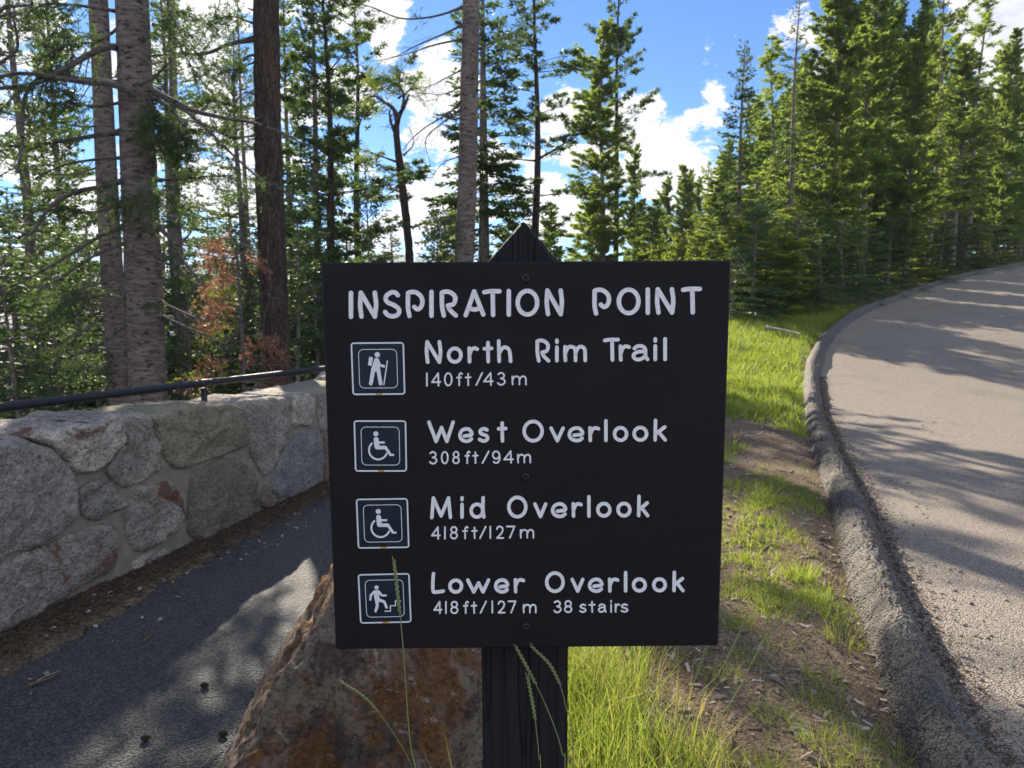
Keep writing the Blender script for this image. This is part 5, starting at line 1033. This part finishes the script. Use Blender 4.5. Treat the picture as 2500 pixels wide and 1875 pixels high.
# flowering grass stalks, one by one
M_stalk, t = mat('grass_stalk'); n1 = t.noise(t.obj, 30, 3); t.put(t.b.inputs['Base Color'], t.mix(n1, (.13, .19, .05), (.24, .27, .10))); M_head, t = mat('seed_head'); n1 = t.noise(t.obj, 90, 3); t.put(t.b.inputs['Base Color'], t.mix(n1, (.14, .18, .07), (.30, .31, .15)))
def stalk(pts, d, hl, label, lean=0.0, r=.0011):
    P = np.array([at(p[0], p[1], d + lean * i) for i, p in enumerate(pts)]); foot = P[0].copy()
    if foot[2] > gz(foot[0], foot[1]) + .02: dirn = (P[0] - P[1]) / np.linalg.norm(P[0] - P[1]); foot = np.array([P[0][0] + dirn[0] * .05, P[0][1] + .02, gz(P[0][0], P[0][1])]); P = np.vstack([foot[None], P])
    o = empty('grass_stalk', tuple(foot), label, 'grass stalk', 'flowering grass stalks round the sign post'); Q = catmull(P, 10); mb = MB(); tube(mb, Q, np.linspace(r, r * .55, len(Q)), 5); rel(mb.build('stem', M_stalk, o), o)
    s = np.concatenate([[0], np.cumsum(np.linalg.norm(np.diff(Q, axis=0), axis=1))]); g2 = np.random.default_rng(len(pts) + int(pts[0][0])); a = s[-1] - hl + hl * np.linspace(0, 1, int(hl / .0034)); mb = MB()
    B = np.stack([np.interp(a, s, Q[:, c]) for c in range(3)], -1); ax = norm(np.gradient(B, axis=0))
    for k, (b, t_) in enumerate(zip(B, ax)):
        side = norm(np.cross(t_, [0, 1, .2])) * (1 if k % 2 else -1); tp = np.sin(np.pi * min(1, (k + 2) / (len(B) + 2))) ** .5; e = b + t_ * .0085 + side * .0013
        tube(mb, np.array([b, (b + e) / 2 + side * .0012, e]), np.array([.0006, .0011 * tp + .0003, .0002]), 4)
    rel(mb.build('seed_head', M_head, o), o); return o
stalk([(1028, 2060), (1000, 1800), (985, 1590), (973, 1470), (962, 1372)], .93, .075, 'tall flowering grass stalk crossing the stairs plate', .012)
stalk([(1030, 2000), (1006, 1875), (960, 1790), (900, 1712), (834, 1664)], 1.30, .10, 'flowering grass stalk leaning left in front of the boulder', .01)
stalk([(1380, 1960), (1372, 1838), (1340, 1740), (1300, 1655), (1261, 1582)], 1.05, .07, 'grass stalk bending left across the post')
stalk([(1400, 1900), (1381, 1725), (1349, 1634), (1300, 1580)], 1.06, .08, 'grass stalk arching over the right half of the post')
stalk([(1320, 1960), (1316, 1850), (1305, 1747), (1288, 1652)], 1.04, .075, 'short grass stalk upright in front of the post')
stalk([(1640, 2020), (1680, 1750), (1756, 1642), (1799, 1560), (1829, 1493)], 1.35, .11, 'tall grass stalk leaning right past the lower sign corner')
stalk([(1700, 1990), (1745, 1788), (1805, 1680), (1870, 1555), (1943, 1463)], 1.42, .11, 'longest grass stalk leaning right above the sunlit soil')
stalk([(1590, 2020), (1600, 1900), (1647, 1777), (1701, 1647), (1734, 1552)], 1.25, .10, 'grass stalk rising just below the lower right sign corner')
# fallen branch, twigs, cones, bark on the ground
M_dead, t = simple('bleached_wood', (.38, .35, .32), .9, .1); M_bk, t = simple('brown_bark', (.13, .085, .06), .9, .1); M_cone, t = simple('pine_cone_scale', (.045, .032, .026), .9, .1)
def lying(name, pts, r0, r1, m, label, cat, dz=.01, ns=7, grp=None):
    P = np.array([[*p, zg(p[0], p[1]) + dz] for p in pts]); mb = MB(); Q = catmull(P, 6); tube(mb, Q, np.linspace(r0, r1, len(Q)), ns, rough=.3, seed=int(abs(pts[0][0] * 100)), rscale=30); return tag(mb.build(name, m), label, cat, grp)
fb = empty('fallen_branch', (6.2, 15.4, gz(6.2, 15.4)), 'bleached fallen branch lying on the bright grass bank', 'branch'); mb = MB(); g2 = np.random.default_rng(4)
fx = np.array([[5.60, 15.7], [5.78, 15.5], [5.95, 15.2], [6.05, 14.9]]); P = np.array([[a, b, gz(a, b) + .22] for a, b in fx]); wd, nm = limb(P, .032, .014, g2, tw=6, tl=.25, drop=0); rel(wd.build('limb', M_dead, fb), fb)
lying('bark_strip', [gp(70, 1682), gp(135, 1660)], .008, .003, M_bk, 'flat brown bark strip on the dark path near the left edge', 'bark')
lying('dry_leaf', [gp(352, 1575), gp(364, 1562), gp(379, 1552)], .009, .002, M_bk, 'curled brown leaf alone on the shaded path', 'leaf')
lying('twig', [gp(75, 1682), gp(110, 1662), gp(148, 1648)], .002, .001, M_dead, 'thin pale twig beside the bark strip on the path', 'twig', .012, 4)
lying('straw', [gp(490, 1880), gp(520, 1850), gp(560, 1812)], .0022, .0015, M_dead, 'long pale straw lying at the foot of the boulder', 'straw', .012, 4)
lying('twig', [gp(2358, 1647), gp(2410, 1662), gp(2456, 1690)], .003, .0015, M_bk, 'reddish twig lying on the road beyond the kerb shadow', 'twig', .012, 4)
for px, py, lb in ((545, 1798, 'small dark cone closest to the boulder on the path'), (356, 1809, 'dark cone in the lowest sunlit patch of the path'), (500, 1679, 'dark cone in the middle sunlit patch of the path')):
    cx, cy = gp(px, py); o = empty('pine_cone', (cx, cy, .012), lb, 'pine cone', 'pine cones on the path'); mb = MB(); sp = []
    for k in range(26):
        a = k * 2.4; u = k / 26; rr2 = .008 * math.sin(math.pi * (.15 + .8 * u)); c = np.array([cx + (u - .5) * .026, cy + rr2 * math.cos(a), .012 + rr2 * math.sin(a)]); mb.add(c + iv * np.array([.0062, .0058, .0046]), [itri])
    rel(mb.build('scales', M_cone, o), o)

# ------------------------------------------------------------------ thin air between here and the far hills
mb = MB(); hx, hy0, hy1, hz0, hz1 = 1280, -420, 1290, -110, 108
V = np.array([(x, y, z) for x in (-hx, hx) for y in (hy0, hy1) for z in (hz0, hz1)], float); mb.add(V, [np.array([(0, 1, 3, 2), (4, 6, 7, 5), (0, 4, 5, 1), (2, 3, 7, 6), (0, 2, 6, 4), (1, 5, 7, 3)])])
m = bpy.data.materials.new('air'); m.use_nodes = True; t = NT(m.node_tree); t.n.clear(); o_ = t.new('ShaderNodeOutputMaterial'); pv = t.new('ShaderNodeVolumePrincipled')
pv.inputs['Color'].default_value = (.72, .82, 1, 1); pv.inputs['Density'].default_value = 0.00026; pv.inputs['Anisotropy'].default_value = 0.25; t.l.new(pv.outputs[0], o_.inputs['Volume'])
tag(mb.build('haze', m, smooth=False), 'thin bluish air over the gorge', kind='stuff')
